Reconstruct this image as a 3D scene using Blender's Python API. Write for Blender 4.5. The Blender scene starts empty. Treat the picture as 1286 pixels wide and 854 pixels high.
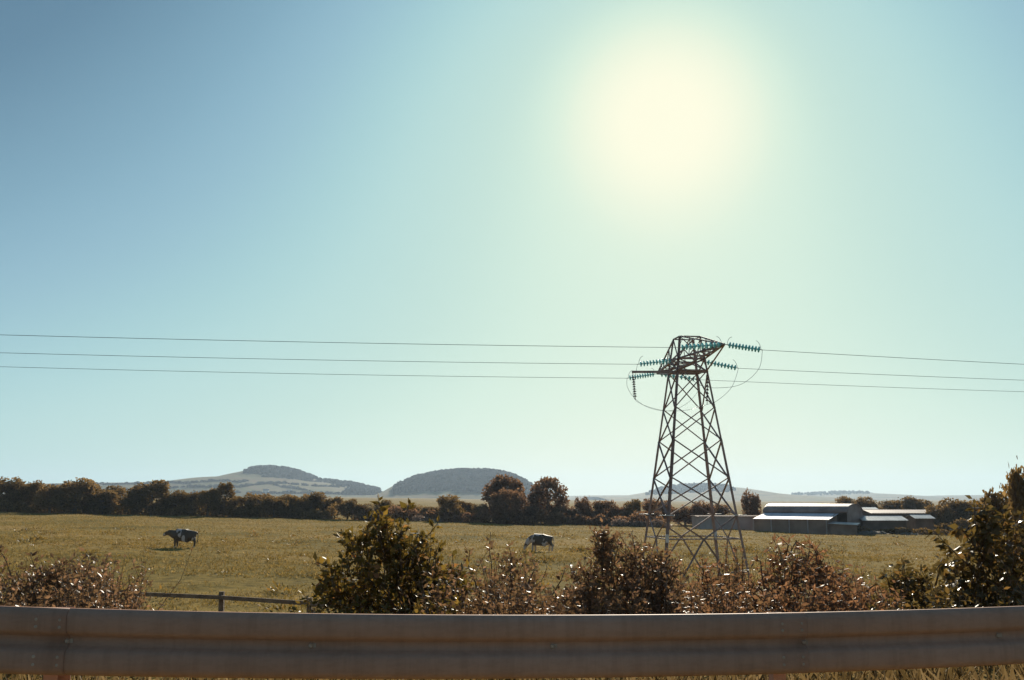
import bpy, bmesh, math, random
import numpy as np
from mathutils import Vector, Matrix
random.seed(7); RNG = np.random.default_rng(7)
R = math.radians
scene = bpy.context.scene

# ------------------------------------------------------------------ camera
F = 1250.0; CX, CY = 643.0, 427.0          # focal length and centre in photo pixels (1286 x 854)
HOR = 625.0
PITCH = math.atan((HOR-CY)/F)
CAM = Vector((0, 0, 4.5))
cd = bpy.data.cameras.new('camera'); cam = bpy.data.objects.new('camera', cd)
scene.collection.objects.link(cam); scene.camera = cam
cam.location = CAM; cam.rotation_euler = (R(90)+PITCH, 0, 0)
cd.sensor_width = 36; cd.lens = 36*F/1286.0; cd.clip_end = 30000; cd.clip_start = 0.05
def ray(px, py):
    c, s = math.cos(PITCH), math.sin(PITCH)
    u = (px-CX)/F; v = -(py-CY)/F
    return Vector((u, c - v*s, s + v*c))
def at(px, py, Y):                          # the point seen at a pixel whose distance along the ground is Y
    d = ray(px, py); return CAM + d*(Y/d.y)
# ------------------------------------------------------------------ sky, sun, exposure
EXPO = 0.5
SUN = ray(835, 150).normalized()
ELEV = math.asin(SUN.z); AZ = math.atan2(SUN.x, SUN.y)
w = bpy.data.worlds.new('World'); scene.world = w; w.use_nodes = True
nt = w.node_tree; N = nt.nodes; Lk = nt.links
bg = N['Background']; bg.inputs['Strength'].default_value = 0.1
sky = N.new('ShaderNodeTexSky'); sky.sky_type = 'NISHITA'; sky.sun_disc = False
sky.sun_elevation = ELEV; sky.sun_rotation = AZ
sky.air_density = 1.0; sky.dust_density = 0.5; sky.ozone_density = 1.0; sky.altitude = 50
# the sky's brightness (with the hazy aureole round the sun) through the film's colour response
def nd(t, **k):
    x = N.new(t)
    for a, b_ in k.items(): setattr(x, a, b_)
    return x
def mth(op, a, b_=None):
    x = nd('ShaderNodeMath', operation=op)
    for i, v in enumerate((a, b_)):
        if v is None: continue
        if isinstance(v, (int, float)): x.inputs[i].default_value = v
        else: Lk.new(v, x.inputs[i])
    return x.outputs[0]
bw = nd('ShaderNodeRGBToBW'); Lk.new(sky.outputs[0], bw.inputs[0])
tcw = nd('ShaderNodeTexCoord'); dt = nd('ShaderNodeVectorMath', operation='DOT_PRODUCT')
nrm = nd('ShaderNodeVectorMath', operation='NORMALIZE'); Lk.new(tcw.outputs['Generated'], nrm.inputs[0]); Lk.new(nrm.outputs[0], dt.inputs[0]); dt.inputs[1].default_value = SUN
th = mth('ARCCOSINE', mth('MINIMUM', dt.outputs['Value'], 1.0))
core = mth('MULTIPLY', mth('EXPONENT', mth('MULTIPLY', mth('POWER', mth('DIVIDE', th, R(4.0)), 2.0), -1.0)), 30.0)
halo = mth('MULTIPLY', mth('EXPONENT', mth('MULTIPLY', mth('DIVIDE', th, R(9.0)), -1.0)), 6.0)
lg = mth('LOGARITHM', mth('ADD', bw.outputs[0], mth('ADD', core, halo)), 2.0)
mr = nd('ShaderNodeMapRange'); mr.inputs['From Min'].default_value = 1.0; mr.inputs['From Max'].default_value = 5.6; Lk.new(lg, mr.inputs[0])
cr = nd('ShaderNodeValToRGB'); cr.color_ramp.interpolation = 'B_SPLINE'; el = cr.color_ramp.elements
def s2l(c): return [((v/255+.055)/1.055)**2.4 for v in c]+[1]
SK = [(1.1,(68,100,130)),(1.95,(98,135,160)),(2.35,(130,171,192)),(2.65,(148,187,204)),(2.95,(165,206,211)),(3.25,(182,218,216)),(3.65,(195,224,214)),(4.0,(212,236,219)),(4.45,(230,243,221)),(5.2,(255,253,226))]
while len(el) < len(SK): el.new(.5)
for e_, (p_, c_) in zip(el, SK): e_.position = (p_-1.0)/4.6; e_.color = s2l(c_)
Lk.new(mr.outputs[0], cr.inputs[0])
sc10 = nd('ShaderNodeVectorMath', operation='SCALE'); sc10.inputs['Scale'].default_value = 10.0/2**EXPO
Lk.new(cr.outputs[0], sc10.inputs[0]); Lk.new(sc10.outputs[0], bg.inputs['Color'])
sl = bpy.data.lights.new('sun', 'SUN'); sl.energy = 4.6; sl.angle = R(0.53); sl.color = (1.0, 0.90, 0.74)
so = bpy.data.objects.new('sun', sl); scene.collection.objects.link(so)
so.rotation_euler = SUN.to_track_quat('Z', 'Y').to_euler(); so.location = (40, 100, 80)
vs = scene.view_settings; vs.view_transform = 'Standard'; vs.look = 'None'; vs.gamma = 1.0; vs.exposure = EXPO
vs.use_curve_mapping = False
scene.render.engine = 'CYCLES'
scene.cycles.volume_bounces = 1

# ------------------------------------------------------------------ helpers
COL = scene.collection
def tag(o, label=None, cat=None, group=None, kind=None):
    if label: o['label'] = label
    if cat: o['category'] = cat
    if group: o['group'] = group
    if kind: o['kind'] = kind
    return o
def put(name, me, mat=None, parent=None):
    o = bpy.data.objects.new(name, me); COL.objects.link(o)
    if mat and not me.materials: me.materials.append(mat)
    if parent is not None:
        o.parent = parent; o.matrix_parent_inverse = parent.matrix_basis.inverted()
    return o
def empty(name, loc, rz=0):
    o = bpy.data.objects.new(name, None); COL.objects.link(o); o.empty_display_size = .2
    o.location = loc; o.rotation_euler = (0, 0, rz)
    o.matrix_basis = Matrix.Translation(Vector(loc)) @ Matrix.Rotation(rz, 4, 'Z')
    return o
def np_mesh(name, V, Fc, smooth=False, attr=None):
    """V (n,3), Fc (m,k) int array (k = 3 or 4)"""
    V = np.asarray(V, np.float32); Fc = np.asarray(Fc, np.int32); k = Fc.shape[1]
    me = bpy.data.meshes.new(name)
    me.vertices.add(len(V)); me.vertices.foreach_set('co', V.ravel())
    me.loops.add(Fc.size); me.loops.foreach_set('vertex_index', Fc.ravel())
    me.polygons.add(len(Fc)); me.polygons.foreach_set('loop_start', np.arange(0, Fc.size, k, dtype=np.int32))
    if smooth: me.polygons.foreach_set('use_smooth', np.ones(len(Fc), bool))
    if attr is not None:
        a = me.attributes.new('rnd', 'FLOAT', 'FACE'); a.data.foreach_set('value', np.asarray(attr, np.float32))
    me.update(calc_edges=True); me.validate()
    return me
class MB:
    def __init__(s): s.v = []; s.f = []
    def add(s, vs, fs):
        b = len(s.v); s.v += [tuple(v) for v in vs]; s.f += [tuple(b+i for i in f) for f in fs]
    def box(s, c, size, M=None):
        x, y, z = size[0]/2, size[1]/2, size[2]/2
        vs = [Vector((a*x, b*y, d*z)) for d in (-1, 1) for b in (-1, 1) for a in (-1, 1)]
        if M: vs = [M @ v for v in vs]
        s.add([v+Vector(c) for v in vs], [(0,2,3,1),(4,5,7,6),(0,1,5,4),(2,6,7,3),(0,4,6,2),(1,3,7,5)])
    def bar(s, a, b, w_, h_, up=Vector((0,0,1))):
        a = Vector(a); b = Vector(b); d = (b-a).normalized()
        if abs(d.dot(up)) > .98: up = Vector((0,1,0))
        x = d.cross(up).normalized(); y = x.cross(d)
        q = [x*(i*w_/2)+y*(j*h_/2) for i, j in ((-1,-1),(1,-1),(1,1),(-1,1))]
        s.add([a+k for k in q]+[b+k for k in q], [(3,2,1,0),(4,5,6,7),(0,1,5,4),(1,2,6,5),(2,3,7,6),(3,0,4,7)])
    def angle(s, a, b, w_, up, t=.009):          # an L-section steel bar
        a = Vector(a); b = Vector(b); d = (b-a).normalized(); up = Vector(up)
        x = d.cross(up)
        if x.length < .05: x = d.cross(Vector((0.3,1,0.2)))
        x.normalize(); y = x.cross(d)
        q = [(0,0),(w_,0),(w_,t),(t,t),(t,w_),(0,w_)]
        q = [x*(i-w_*.3)+y*(j-w_*.3) for i, j in q]; n = 6
        s.add([a+k for k in q]+[b+k for k in q],
              [(5,4,3,2,1,0),(6,7,8,9,10,11)]+[(i,(i+1)%n,n+(i+1)%n,n+i) for i in range(n)])
    def tube(s, pts, rad, n=6, cap=True):
        pts = [Vector(p) for p in pts]; b0 = len(s.v); up = Vector((0.13,0.07,1)).normalized()
        rr = rad if hasattr(rad, '__len__') else [rad]*len(pts)
        for i, p in enumerate(pts):
            d = (pts[min(i+1, len(pts)-1)]-pts[max(i-1, 0)]).normalized()
            x = d.cross(up)
            if x.length < .05: x = d.cross(Vector((1,0,0)))
            x.normalize(); y = x.cross(d)
            for k in range(n):
                a = 2*math.pi*k/n
                s.v.append(tuple(p+(x*math.cos(a)+y*math.sin(a))*rr[i]))
        for i in range(len(pts)-1):
            for k in range(n):
                s.f.append((b0+i*n+k, b0+i*n+(k+1)%n, b0+(i+1)*n+(k+1)%n, b0+(i+1)*n+k))
        if cap:
            s.f.append(tuple(b0+k for k in range(n))[::-1])
            s.f.append(tuple(b0+(len(pts)-1)*n+k for k in range(n)))
    def mesh(s, name, smooth=False):
        me = bpy.data.meshes.new(name); me.from_pydata(s.v, [], s.f)
        if smooth: me.polygons.foreach_set('use_smooth', [True]*len(me.polygons))
        me.update(); return me
    def build(s, name, mat, parent=None, smooth=False):
        return put(name, s.mesh(name, smooth), mat, parent)

# ------------------------------------------------------------------ materials
def newmat(name):
    m = bpy.data.materials.new(name); m.use_nodes = True
    return m, m.node_tree.nodes, m.node_tree.links
def ramp(n, stops):
    r = n.new('ShaderNodeValToRGB'); e = r.color_ramp.elements
    while len(e) < len(stops): e.new(.5)
    for el, (p, c) in zip(e, stops): el.position = p; el.color = (*c, 1)
    return r
def surf(name, c1, c2, scale=5, rough=.8, metal=0, bump=.0, bscale=None, detail=6, spec=.3, stretch=None, lo=.35, hi=.65):
    m, n, l = newmat(name); b = n['Principled BSDF']
    tc = n.new('ShaderNodeTexCoord'); nz = n.new('ShaderNodeTexNoise')
    nz.inputs['Scale'].default_value = scale; nz.inputs['Detail'].default_value = detail
    src = tc.outputs['Object']
    if stretch:
        mp = n.new('ShaderNodeMapping'); mp.inputs['Scale'].default_value = stretch
        l.new(src, mp.inputs[0]); src = mp.outputs[0]
    l.new(src, nz.inputs['Vector'])
    r = ramp(n, [(lo, c1), (hi, c2)]); l.new(nz.outputs['Fac'], r.inputs[0]); l.new(r.outputs[0], b.inputs['Base Color'])
    b.inputs['Roughness'].default_value = rough; b.inputs['Metallic'].default_value = metal
    b.inputs['Specular IOR Level'].default_value = spec
    if bump:
        n2 = n.new('ShaderNodeTexNoise'); n2.inputs['Scale'].default_value = bscale or scale*6; n2.inputs['Detail'].default_value = 5
        l.new(src, n2.inputs['Vector'])
        bp = n.new('ShaderNodeBump'); bp.inputs['Strength'].default_value = bump; bp.inputs['Distance'].default_value = .05
        l.new(n2.outputs['Fac'], bp.inputs['Height']); l.new(bp.outputs[0], b.inputs['Normal'])
    return m
def leafmat(name, stops, rough=.4, spec=.5, trans=.35, objvar=.25):
    m, n, l = newmat(name); b = n['Principled BSDF']; out = n['Material Output']
    a = n.new('ShaderNodeAttribute'); a.attribute_name = 'rnd'
    r = ramp(n, stops); l.new(a.outputs['Fac'], r.inputs[0])
    oi = n.new('ShaderNodeObjectInfo'); hs = n.new('ShaderNodeHueSaturation')
    mr = n.new('ShaderNodeMapRange'); mr.inputs['To Min'].default_value = 1-objvar; mr.inputs['To Max'].default_value = 1+objvar
    l.new(oi.outputs['Random'], mr.inputs[0]); l.new(mr.outputs[0], hs.inputs['Value']); l.new(r.outputs[0], hs.inputs['Color'])
    l.new(hs.outputs[0], b.inputs['Base Color']); b.inputs['Roughness'].default_value = rough
    b.inputs['Specular IOR Level'].default_value = spec
    t = n.new('ShaderNodeBsdfTranslucent'); l.new(hs.outputs[0], t.inputs['Color'])
    mx = n.new('ShaderNodeMixShader'); mx.inputs[0].default_value = trans
    l.new(b.outputs[0], mx.inputs[1]); l.new(t.outputs[0], mx.inputs[2]); l.new(mx.outputs[0], out.inputs['Surface'])
    return m
M = {}
M['steel'] = surf('tower_steel', (.24,.17,.155), (.36,.265,.24), 3, .6, 0, spec=.35)
m, n, l = newmat('weathered_galvanised_steel'); b = n['Principled BSDF']; tc = n.new('ShaderNodeTexCoord')
def nz_(scale, sx, sz, det=7):
    mp = n.new('ShaderNodeMapping'); mp.inputs['Scale'].default_value = (sx, 1, sz); l.new(tc.outputs['Object'], mp.inputs[0])
    z = n.new('ShaderNodeTexNoise'); z.inputs['Scale'].default_value = scale; z.inputs['Detail'].default_value = det; z.inputs['Roughness'].default_value = .65; l.new(mp.outputs[0], z.inputs['Vector']); return z.outputs['Fac']
def mul_(a_, b__, f_=1.0):
    x = n.new('ShaderNodeMix'); x.data_type = 'RGBA'; x.blend_type = 'MULTIPLY'; x.inputs[0].default_value = f_; l.new(a_, x.inputs[6]); l.new(b__, x.inputs[7]); return x.outputs[2]
r1 = ramp(n, [(.3,(.36,.20,.13)),(.7,(.50,.285,.195))]); l.new(nz_(1.2, .5, .8), r1.inputs[0])
r2 = ramp(n, [(.38,(.6,.56,.52)),(.55,(1,1,1))]); l.new(nz_(9, 2.2, .25), r2.inputs[0])
r3 = ramp(n, [(.44,(.55,.5,.45)),(.5,(1,1,1)),(.66,(1,1,1)),(.72,(1.5,1.5,1.5))]); l.new(nz_(26, .5, 1.6, 4), r3.inputs[0])
l.new(mul_(mul_(r1.outputs[0], r2.outputs[0], .28), r3.outputs[0], .12), b.inputs['Base Color'])
b.inputs['Roughness'].default_value = .62; b.inputs['Specular IOR Level'].default_value = .25
bp = n.new('ShaderNodeBump'); bp.inputs['Strength'].default_value = .15; bp.inputs['Distance'].default_value = .01
l.new(nz_(4, .5, .8, 3), bp.inputs['Height']); l.new(bp.outputs[0], b.inputs['Normal'])
M['rail'] = m
M['railbolt'] = surf('bolt_steel', (.36,.25,.18), (.46,.34,.25), 8, .6, .0)
M['wire'] = surf('conductor', (.10,.13,.16), (.14,.17,.2), 3, .45, .5)
M['asphalt'] = surf('asphalt', (.13,.115,.095), (.20,.18,.15), 9, .85, 0, .4, 120)
M['line'] = surf('line_paint', (.62,.6,.55), (.78,.77,.72), 14, .7)
M['wood'] = surf('fence_wood', (.14,.10,.07), (.26,.19,.13), 4, .85, 0, .5, 30, stretch=(1,1,1))
M['bark'] = surf('bark', (.13,.09,.06), (.22,.155,.105), 6, .9, 0, .6, 30)
M['twig'] = surf('twig', (.12,.075,.045), (.2,.13,.085), 8, .8)
M['sheet_roof'] = surf('sheet_roof', (.30,.29,.30), (.46,.45,.46), .8, .38, .45, .1, 4)
M['lean_to'] = surf('pale_sheet', (.55,.52,.54), (.70,.67,.69), .9, .6, 0, .1, 4)
M['rust_roof'] = surf('rusted_sheet', (.22,.14,.115), (.34,.24,.20), .7, .5, .1, .15, 5)
M['shed_wall'] = surf('shed_wall', (.36,.29,.26), (.48,.39,.36), .6, .8, 0, .1, 3)
M['dark_wall'] = surf('dark_wall', (.24,.15,.11), (.34,.225,.17), .7, .9)
M['shed_dark'] = surf('dark_boarding', (.11,.075,.055), (.17,.115,.085), .8, .9)
M['house'] = surf('house_wall', (.6,.58,.54), (.75,.73,.7), .5, .8)
M['slate'] = surf('slate', (.09,.09,.1), (.15,.15,.16), .7, .6)
M['sign'] = surf('plate', (.55,.55,.55), (.7,.7,.7), 9, .4)
m, n, l = newmat('glass_discs'); b = n['Principled BSDF']
b.inputs['Base Color'].default_value = (.28,.62,.66,1); b.inputs['Roughness'].default_value = .15
t_ = n.new('ShaderNodeBsdfTranslucent'); t_.inputs['Color'].default_value = (.36,.75,.78,1); mx = n.new('ShaderNodeMixShader'); mx.inputs[0].default_value = .5
l.new(b.outputs[0], mx.inputs[1]); l.new(t_.outputs[0], mx.inputs[2]); l.new(mx.outputs[0], n['Material Output'].inputs['Surface'])
M['disc'] = m
m = surf('brown_discs', (.09,.05,.045), (.15,.085,.07), 6, .25, 0, spec=.6); M['pdisc'] = m
GR = [(.0,(.11,.078,.018)),(.4,(.26,.178,.046)),(.75,(.40,.265,.08)),(1,(.60,.42,.19))]
M['grass'] = leafmat('grass', GR, .65, .08, .38, 0)
M['dry_grass'] = leafmat('dry_grass', [(.0,(.09,.06,.022)),(.5,(.20,.13,.05)),(1,(.36,.25,.12))], .6, .1, .4, 0)
M['bush_olive'] = leafmat('bush_olive', [(.0,(.085,.062,.014)),(.45,(.18,.12,.024)),(.8,(.32,.19,.035)),(.95,(.46,.19,.06)),(1,(.55,.26,.12))], .42, .36, .5, 0)
M['bush_brown'] = leafmat('bush_brown', [(.0,(.12,.072,.034)),(.5,(.23,.132,.062)),(.8,(.34,.185,.095)),(1,(.47,.25,.16))], .42, .36, .5, 0)
M['bush_red'] = leafmat('bush_red', [(.0,(.13,.07,.034)),(.4,(.26,.132,.06)),(.8,(.39,.19,.09)),(1,(.50,.26,.14))], .45, .32, .5, 0)
M['bush_dark'] = leafmat('bush_dark', [(.0,(.085,.058,.017)),(.6,(.16,.105,.028)),(.9,(.26,.14,.038)),(1,(.36,.16,.055))], .38, .4, .48, 0)
M['tree'] = leafmat('tree_leaves', [(.0,(.13,.08,.027)),(.6,(.22,.135,.046)),(1,(.32,.195,.07))], .6, .1, .6, .2)
M['tree_red'] = leafmat('tree_leaves_russet', [(.0,(.14,.076,.038)),(.6,(.24,.13,.064)),(1,(.33,.18,.09))], .6, .1, .6, .2)
M['tree_far'] = leafmat('far_leaves', [(.0,(.024,.022,.017)),(1,(.042,.036,.027))], .9, .0, .1, .2)
M['bramble'] = leafmat('bramble_leaves', [(.0,(.2,.13,.09)),(1,(.38,.27,.2))], .5, .3, .4, .2)

# ------------------------------------------------------------------ ground shape
def sst(a, b, x):
    t = np.clip((x-a)/(b-a), 0, 1); return t*t*(3-2*t)
def g(x, y):
    x = np.asarray(x, float); y = np.asarray(y, float)
    z = 3.15 - 1.95*sst(7.5, 23, y) - 1.7*sst(20, 45, y) + .5*sst(48, 85, y)
    k = sst(25, 90, y)
    z = z - k*6.0*np.tanh(.02*x/6.0)
    u = (.10*np.sin(x*.21+1.3)*np.sin(y*.17+.4) + .06*np.sin(x*.53+y*.31) + .03*np.sin(x*1.1-y*.9+2))
    z = z + u*sst(12, 30, y)*(1-.6*sst(150, 400, y))
    return z
def gz(x, y): return float(g(x, y))
def hit(px, py):                                # where the ray through a pixel meets the ground
    d = ray(px, py); t = 9.0
    while t < 6000:
        p = CAM+d*t
        if p.z < gz(p.x, p.y): return Vector((p.x, p.y, gz(p.x, p.y)))
        t *= 1.004
    return CAM+d*t
def lines(segs):
    out = [segs[0][0]]
    for a, b, st in segs: out += list(np.linspace(a, b, max(2, int(round((b-a)/st))+1))[1:])
    return np.array(out)
ys = lines([(-60,4,8),(4,60,.8),(60,200,2),(200,600,12),(600,9000,400)])
xh = lines([(0,30,.8),(30,130,2.5),(130,400,12),(400,7000,330)])
xs = np.concatenate([-xh[:0:-1], xh])
XX, YY = np.meshgrid(xs, ys); ZZ = g(XX, YY)
V = np.stack([XX, YY, ZZ], -1).reshape(-1, 3); nx, ny = len(xs), len(ys)
I = np.arange(nx*ny).reshape(ny, nx)
Fc = np.stack([I[:-1,:-1], I[:-1,1:], I[1:,1:], I[1:,:-1]], -1).reshape(-1, 4)
m, n, l = newmat('pasture'); b = n['Principled BSDF']
tc = n.new('ShaderNodeTexCoord')
def noise(sc, det=6):
    z = n.new('ShaderNodeTexNoise'); z.inputs['Scale'].default_value = sc; z.inputs['Detail'].default_value = det
    l.new(tc.outputs['Object'], z.inputs['Vector']); return z
nA, nB, nC = noise(.075, 7), noise(1.4, 8), noise(9, 6)
rA = ramp(n, [(.3,(.16,.125,.034)),(.5,(.27,.19,.055)),(.7,(.36,.24,.088))]); l.new(nA.outputs['Fac'], rA.inputs[0])
rB = ramp(n, [(.32,(.45,.45,.42)),(.5,(.95,.95,.92)),(.68,(1.35,1.25,1.1))]); l.new(nB.outputs['Fac'], rB.inputs[0])
mu = n.new('ShaderNodeMix'); mu.data_type = 'RGBA'; mu.blend_type = 'MULTIPLY'; mu.inputs[0].default_value = .7
l.new(rA.outputs[0], mu.inputs[6]); l.new(rB.outputs[0], mu.inputs[7]); l.new(mu.outputs[2], b.inputs['Base Color'])
b.inputs['Roughness'].default_value = 1; b.inputs['Specular IOR Level'].default_value = .02
bp = n.new('ShaderNodeBump'); bp.inputs['Strength'].default_value = .7; bp.inputs['Distance'].default_value = .15
ad = n.new('ShaderNodeMath'); ad.operation = 'ADD'; l.new(nB.outputs['Fac'], ad.inputs[0]); l.new(nC.outputs['Fac'], ad.inputs[1])
l.new(ad.outputs[0], bp.inputs['Height']); l.new(bp.outputs[0], b.inputs['Normal'])
M['pasture'] = m
tag(put('ground', np_mesh('ground', V, Fc, True), M['pasture']), 'green and yellow pasture running from the road bank to the hedges', kind='structure')
mb = MB(); mb.add([(-60,-5,3.16),(60,-5,3.16),(60,4.2,3.16),(-60,4.2,3.16)], [(0,1,2,3)])
tag(mb.build('road', M['asphalt']), kind='structure')
mb = MB(); mb.add([(-60,3.5,3.164),(60,3.5,3.164),(60,3.62,3.164),(-60,3.62,3.164)], [(0,1,2,3)])
tag(mb.build('road_marking', M['line']), kind='structure')

# ------------------------------------------------------------------ grass
def leaves(P, size, nrm, aspect=.45, fold=.25, updir=None, long=False):
    """pointed leaves, folded along the midrib; P base points (n,3), nrm the leaf's long direction"""
    n_ = len(P); d = nrm/np.linalg.norm(nrm, axis=1, keepdims=True)
    r = RNG.normal(size=(n_, 3)); s = np.cross(d, r); s /= np.linalg.norm(s, axis=1, keepdims=True)+1e-9
    q = np.cross(s, d); L = size[:, None]; W_ = L*aspect*.5
    A = P; T = P+d*L; md = P+d*L*.45
    B = md+s*W_+q*W_*fold; D = md-s*W_+q*W_*fold
    V = np.stack([A, B, T, D], 1).reshape(-1, 3); i = np.arange(n_)*4
    Fq = np.stack([np.stack([i, i+1, i+2], 1), np.stack([i, i+2, i+3], 1)], 1).reshape(-1, 3)
    return V, Fq
def grass_blades(name, n_tuft, y0, y1, hmin, hmax, wid, blades, power, label, xlim=.62, lo=0, hi=1, coarse=False, cen=None):
    u = RNG.random(n_tuft)
    y = (y0**power + u*(y1**power-y0**power))**(1/power)
    x = (RNG.random(n_tuft)*2-1)*xlim*y*1.02
    keep = np.ones(n_tuft, bool)
    if coarse:
        f = np.sin(x*.35+np.sin(y*.2)*2)+np.sin(y*.41+x*.11+1)+np.sin(x*.9-y*.6)
        keep = f+RNG.normal(size=n_tuft)*.8 > 0
    x = x[keep]; y = y[keep]; k = len(x)
    z = g(x, y)-.02
    P = np.repeat(np.stack([x, y, z], 1), blades, 0)
    m_ = len(P); P[:, :2] += RNG.normal(size=(m_, 2))*hmax*.35; 
    P[:, 2] = g(P[:, 0], P[:, 1])-.02
    d = RNG.normal(size=(m_, 3))*.55; d[:, 2] = 1
    sc = hmin+(hmax-hmin)*RNG.random(m_)
    V, Fq = leaves(P, sc, d, wid, .2)
    a = np.clip(np.repeat(RNG.beta(2, 2.2, m_)*(hi-lo)+lo, 2), 0, 1)
    o = put(name, np_mesh(name, V, Fq, False, a), M['dry_grass' if 'verge' in name else 'grass'])
    return tag(o, label, 'grass', kind='stuff')
grass_blades('pasture_grass', 60000, 17, 95, .06, .22, .22, 4, 1.15, 'rough grazed grass of the pasture', coarse=True, hi=.9)
grass_blades('pasture_grass', 42000, 60, 190, .08, .2, .5, 3, 1.2, 'smoother sunlit grass towards the hedges', lo=.15)
grass_blades('verge_grass', 9000, 5.8, 20, .1, .34, .09, 5, 1.2, 'dry tufted grass on the road bank', xlim=.7, lo=.1)

k_ = 420; u = RNG.random(k_); yw = 26+(u**.8)*95; xw = (RNG.random(k_)*2-1)*.6*yw
P = []; D = []; S = []
for x_, y_ in zip(xw, yw):
    h_ = .16+.28*RNG.random()**2; z_ = gz(x_, y_); c_ = int(26+40*RNG.random())
    q_ = RNG.normal(size=(c_, 3))*np.array([h_*1.1, h_*.8, h_*.45]); q_[:, 2] = np.abs(q_[:, 2])
    P.append(q_+np.array([x_, y_, z_])); d_ = q_.copy(); d_[:, 2] += h_*.6; D.append(d_+RNG.normal(size=(c_, 3))*.08); S.append(h_*(.35+.5*RNG.random(c_)))
P = np.concatenate(P); D = np.concatenate(D); S = np.concatenate(S); V_, F_ = leaves(P, S, D, .4, .3)
tag(put('weed_clumps', np_mesh('weed_clumps', V_, F_, False, np.repeat(RNG.random(len(P))*.9, 2)), M['bush_olive']), 'dark dock and thistle clumps scattered over the pasture', 'weeds', kind='stuff')

# ------------------------------------------------------------------ guardrail
def rail_pt(s):                                # s along x; the beam's top edge, curving with the road
    L_ = at(0, 761.5, 5.0); C_ = at(620, 773, 5.3); R_ = at(1286, 761.5, 5.85)
    t = (s-L_.x)/(R_.x-L_.x); tc_ = (C_.x-L_.x)/(R_.x-L_.x)
    tt = min(max(t, -.25), 1.25)
    def quad(a, c, b):
        w_ = (c-a-(b-a)*tc_)/(tc_*(tc_-1)); return lambda q: a+(b-a)*q+w_*q*(q-1), lambda q: (b-a)+w_*(2*q-1)
    fy, dy = quad(L_.y, C_.y, R_.y); fz, dz = quad(L_.z, C_.z, R_.z)
    return Vector((s, fy(tt)+dy(tt)*(t-tt), fz(tt)+dz(tt)*(t-tt)*.25))
prof = [(.034,.0),(.028,-.002),(.016,-.008),(.006,-.020),(0,-.034),(.002,-.098),(.010,-.113),(.040,-.126),(.05,-.136),(.05,-.174),(.040,-.184),(.010,-.197),(.002,-.212),(0,-.276),(.006,-.29),(.016,-.302),(.028,-.308),(.034,-.31)]
gr = empty('guardrail', (0, 5.3, 3.15))
tag(gr, 'weathered brown-grey steel crash barrier beam along the road verge', 'guardrail')
jl = at(46, 765, 5.02).x; jr = at(972, 769, 5.6).x; bay = jr-jl
for k in range(-3, 4):
    x0 = jl+k*bay; x1 = x0+bay+.16; nseg = 18; vs_ = []; fs_ = []
    np_ = len(prof)
    for i in range(nseg+1):
        s_ = x0+(x1-x0)*i/nseg; p = rail_pt(s_)
        off = -.0045 if i == nseg else (-.004 if i >= nseg-1 else 0)
        for (dy_, dz_) in prof: vs_.append(p+Vector((0, dy_+off*1.2-.035, dz_)))
    for i in range(nseg):
        for j in range(np_-1): a = i*np_+j; fs_.append((a, a+1, a+np_+1, a+np_))
    mb = MB(); mb.add(vs_, fs_); o = mb.build('rail_beam', M['rail'], gr, True)
    sm = o.modifiers.new('thickness', 'SOLIDIFY'); sm.thickness = .004; sm.offset = 1
    for q in (0.035, .345, .67):
        s_ = x0+bay*q+.02; p = rail_pt(s_)
        mb = MB(); c = p+Vector((0, .012, -.155)); mb.tube([c+Vector((0,.004,0)), c+Vector((0,-.006,0)), c+Vector((0,-.014,0))], [.013,.013,.008], 10)
        mb.box(c+Vector((0,.0,0)), (.05,.003,.02))
        mb.build('bolt', M['railbolt'], gr)
    for q in (.02, .13):
        for hz_, dy_ in ((-.05,-.035),(-.085,-.035),(-.225,-.035),(-.262,-.035)):
            p = rail_pt(x0+q); mb = MB(); c = p+Vector((0, dy_+.001, hz_)); mb.tube([c, c+Vector((0,-.006,0)), c+Vector((0,-.011,0))], [.011,.011,.006], 8); mb.build('bolt', M['railbolt'], gr)
    p = rail_pt(x0+.04); base = gz(p.x, p.y+.25)
    mb = MB(); zc = p.z-.02; yc_ = p.y+.17
    mb.box((p.x, yc_-.05, (zc+base-.3)/2), (.062,.006,zc-base+.3)); mb.box((p.x-.034, yc_, (zc+base-.3)/2), (.006,.106,zc-base+.3)); mb.box((p.x+.01, yc_+.056, (zc+base-.3)/2), (.082,.006,zc-base+.3))
    po = mb.build('post', M['rail'], gr)
    mb = MB(); mb.box((p.x, p.y+.078, p.z-.155), (.07,.075,.2)); mb.build('spacer', M['rail'], po)

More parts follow.
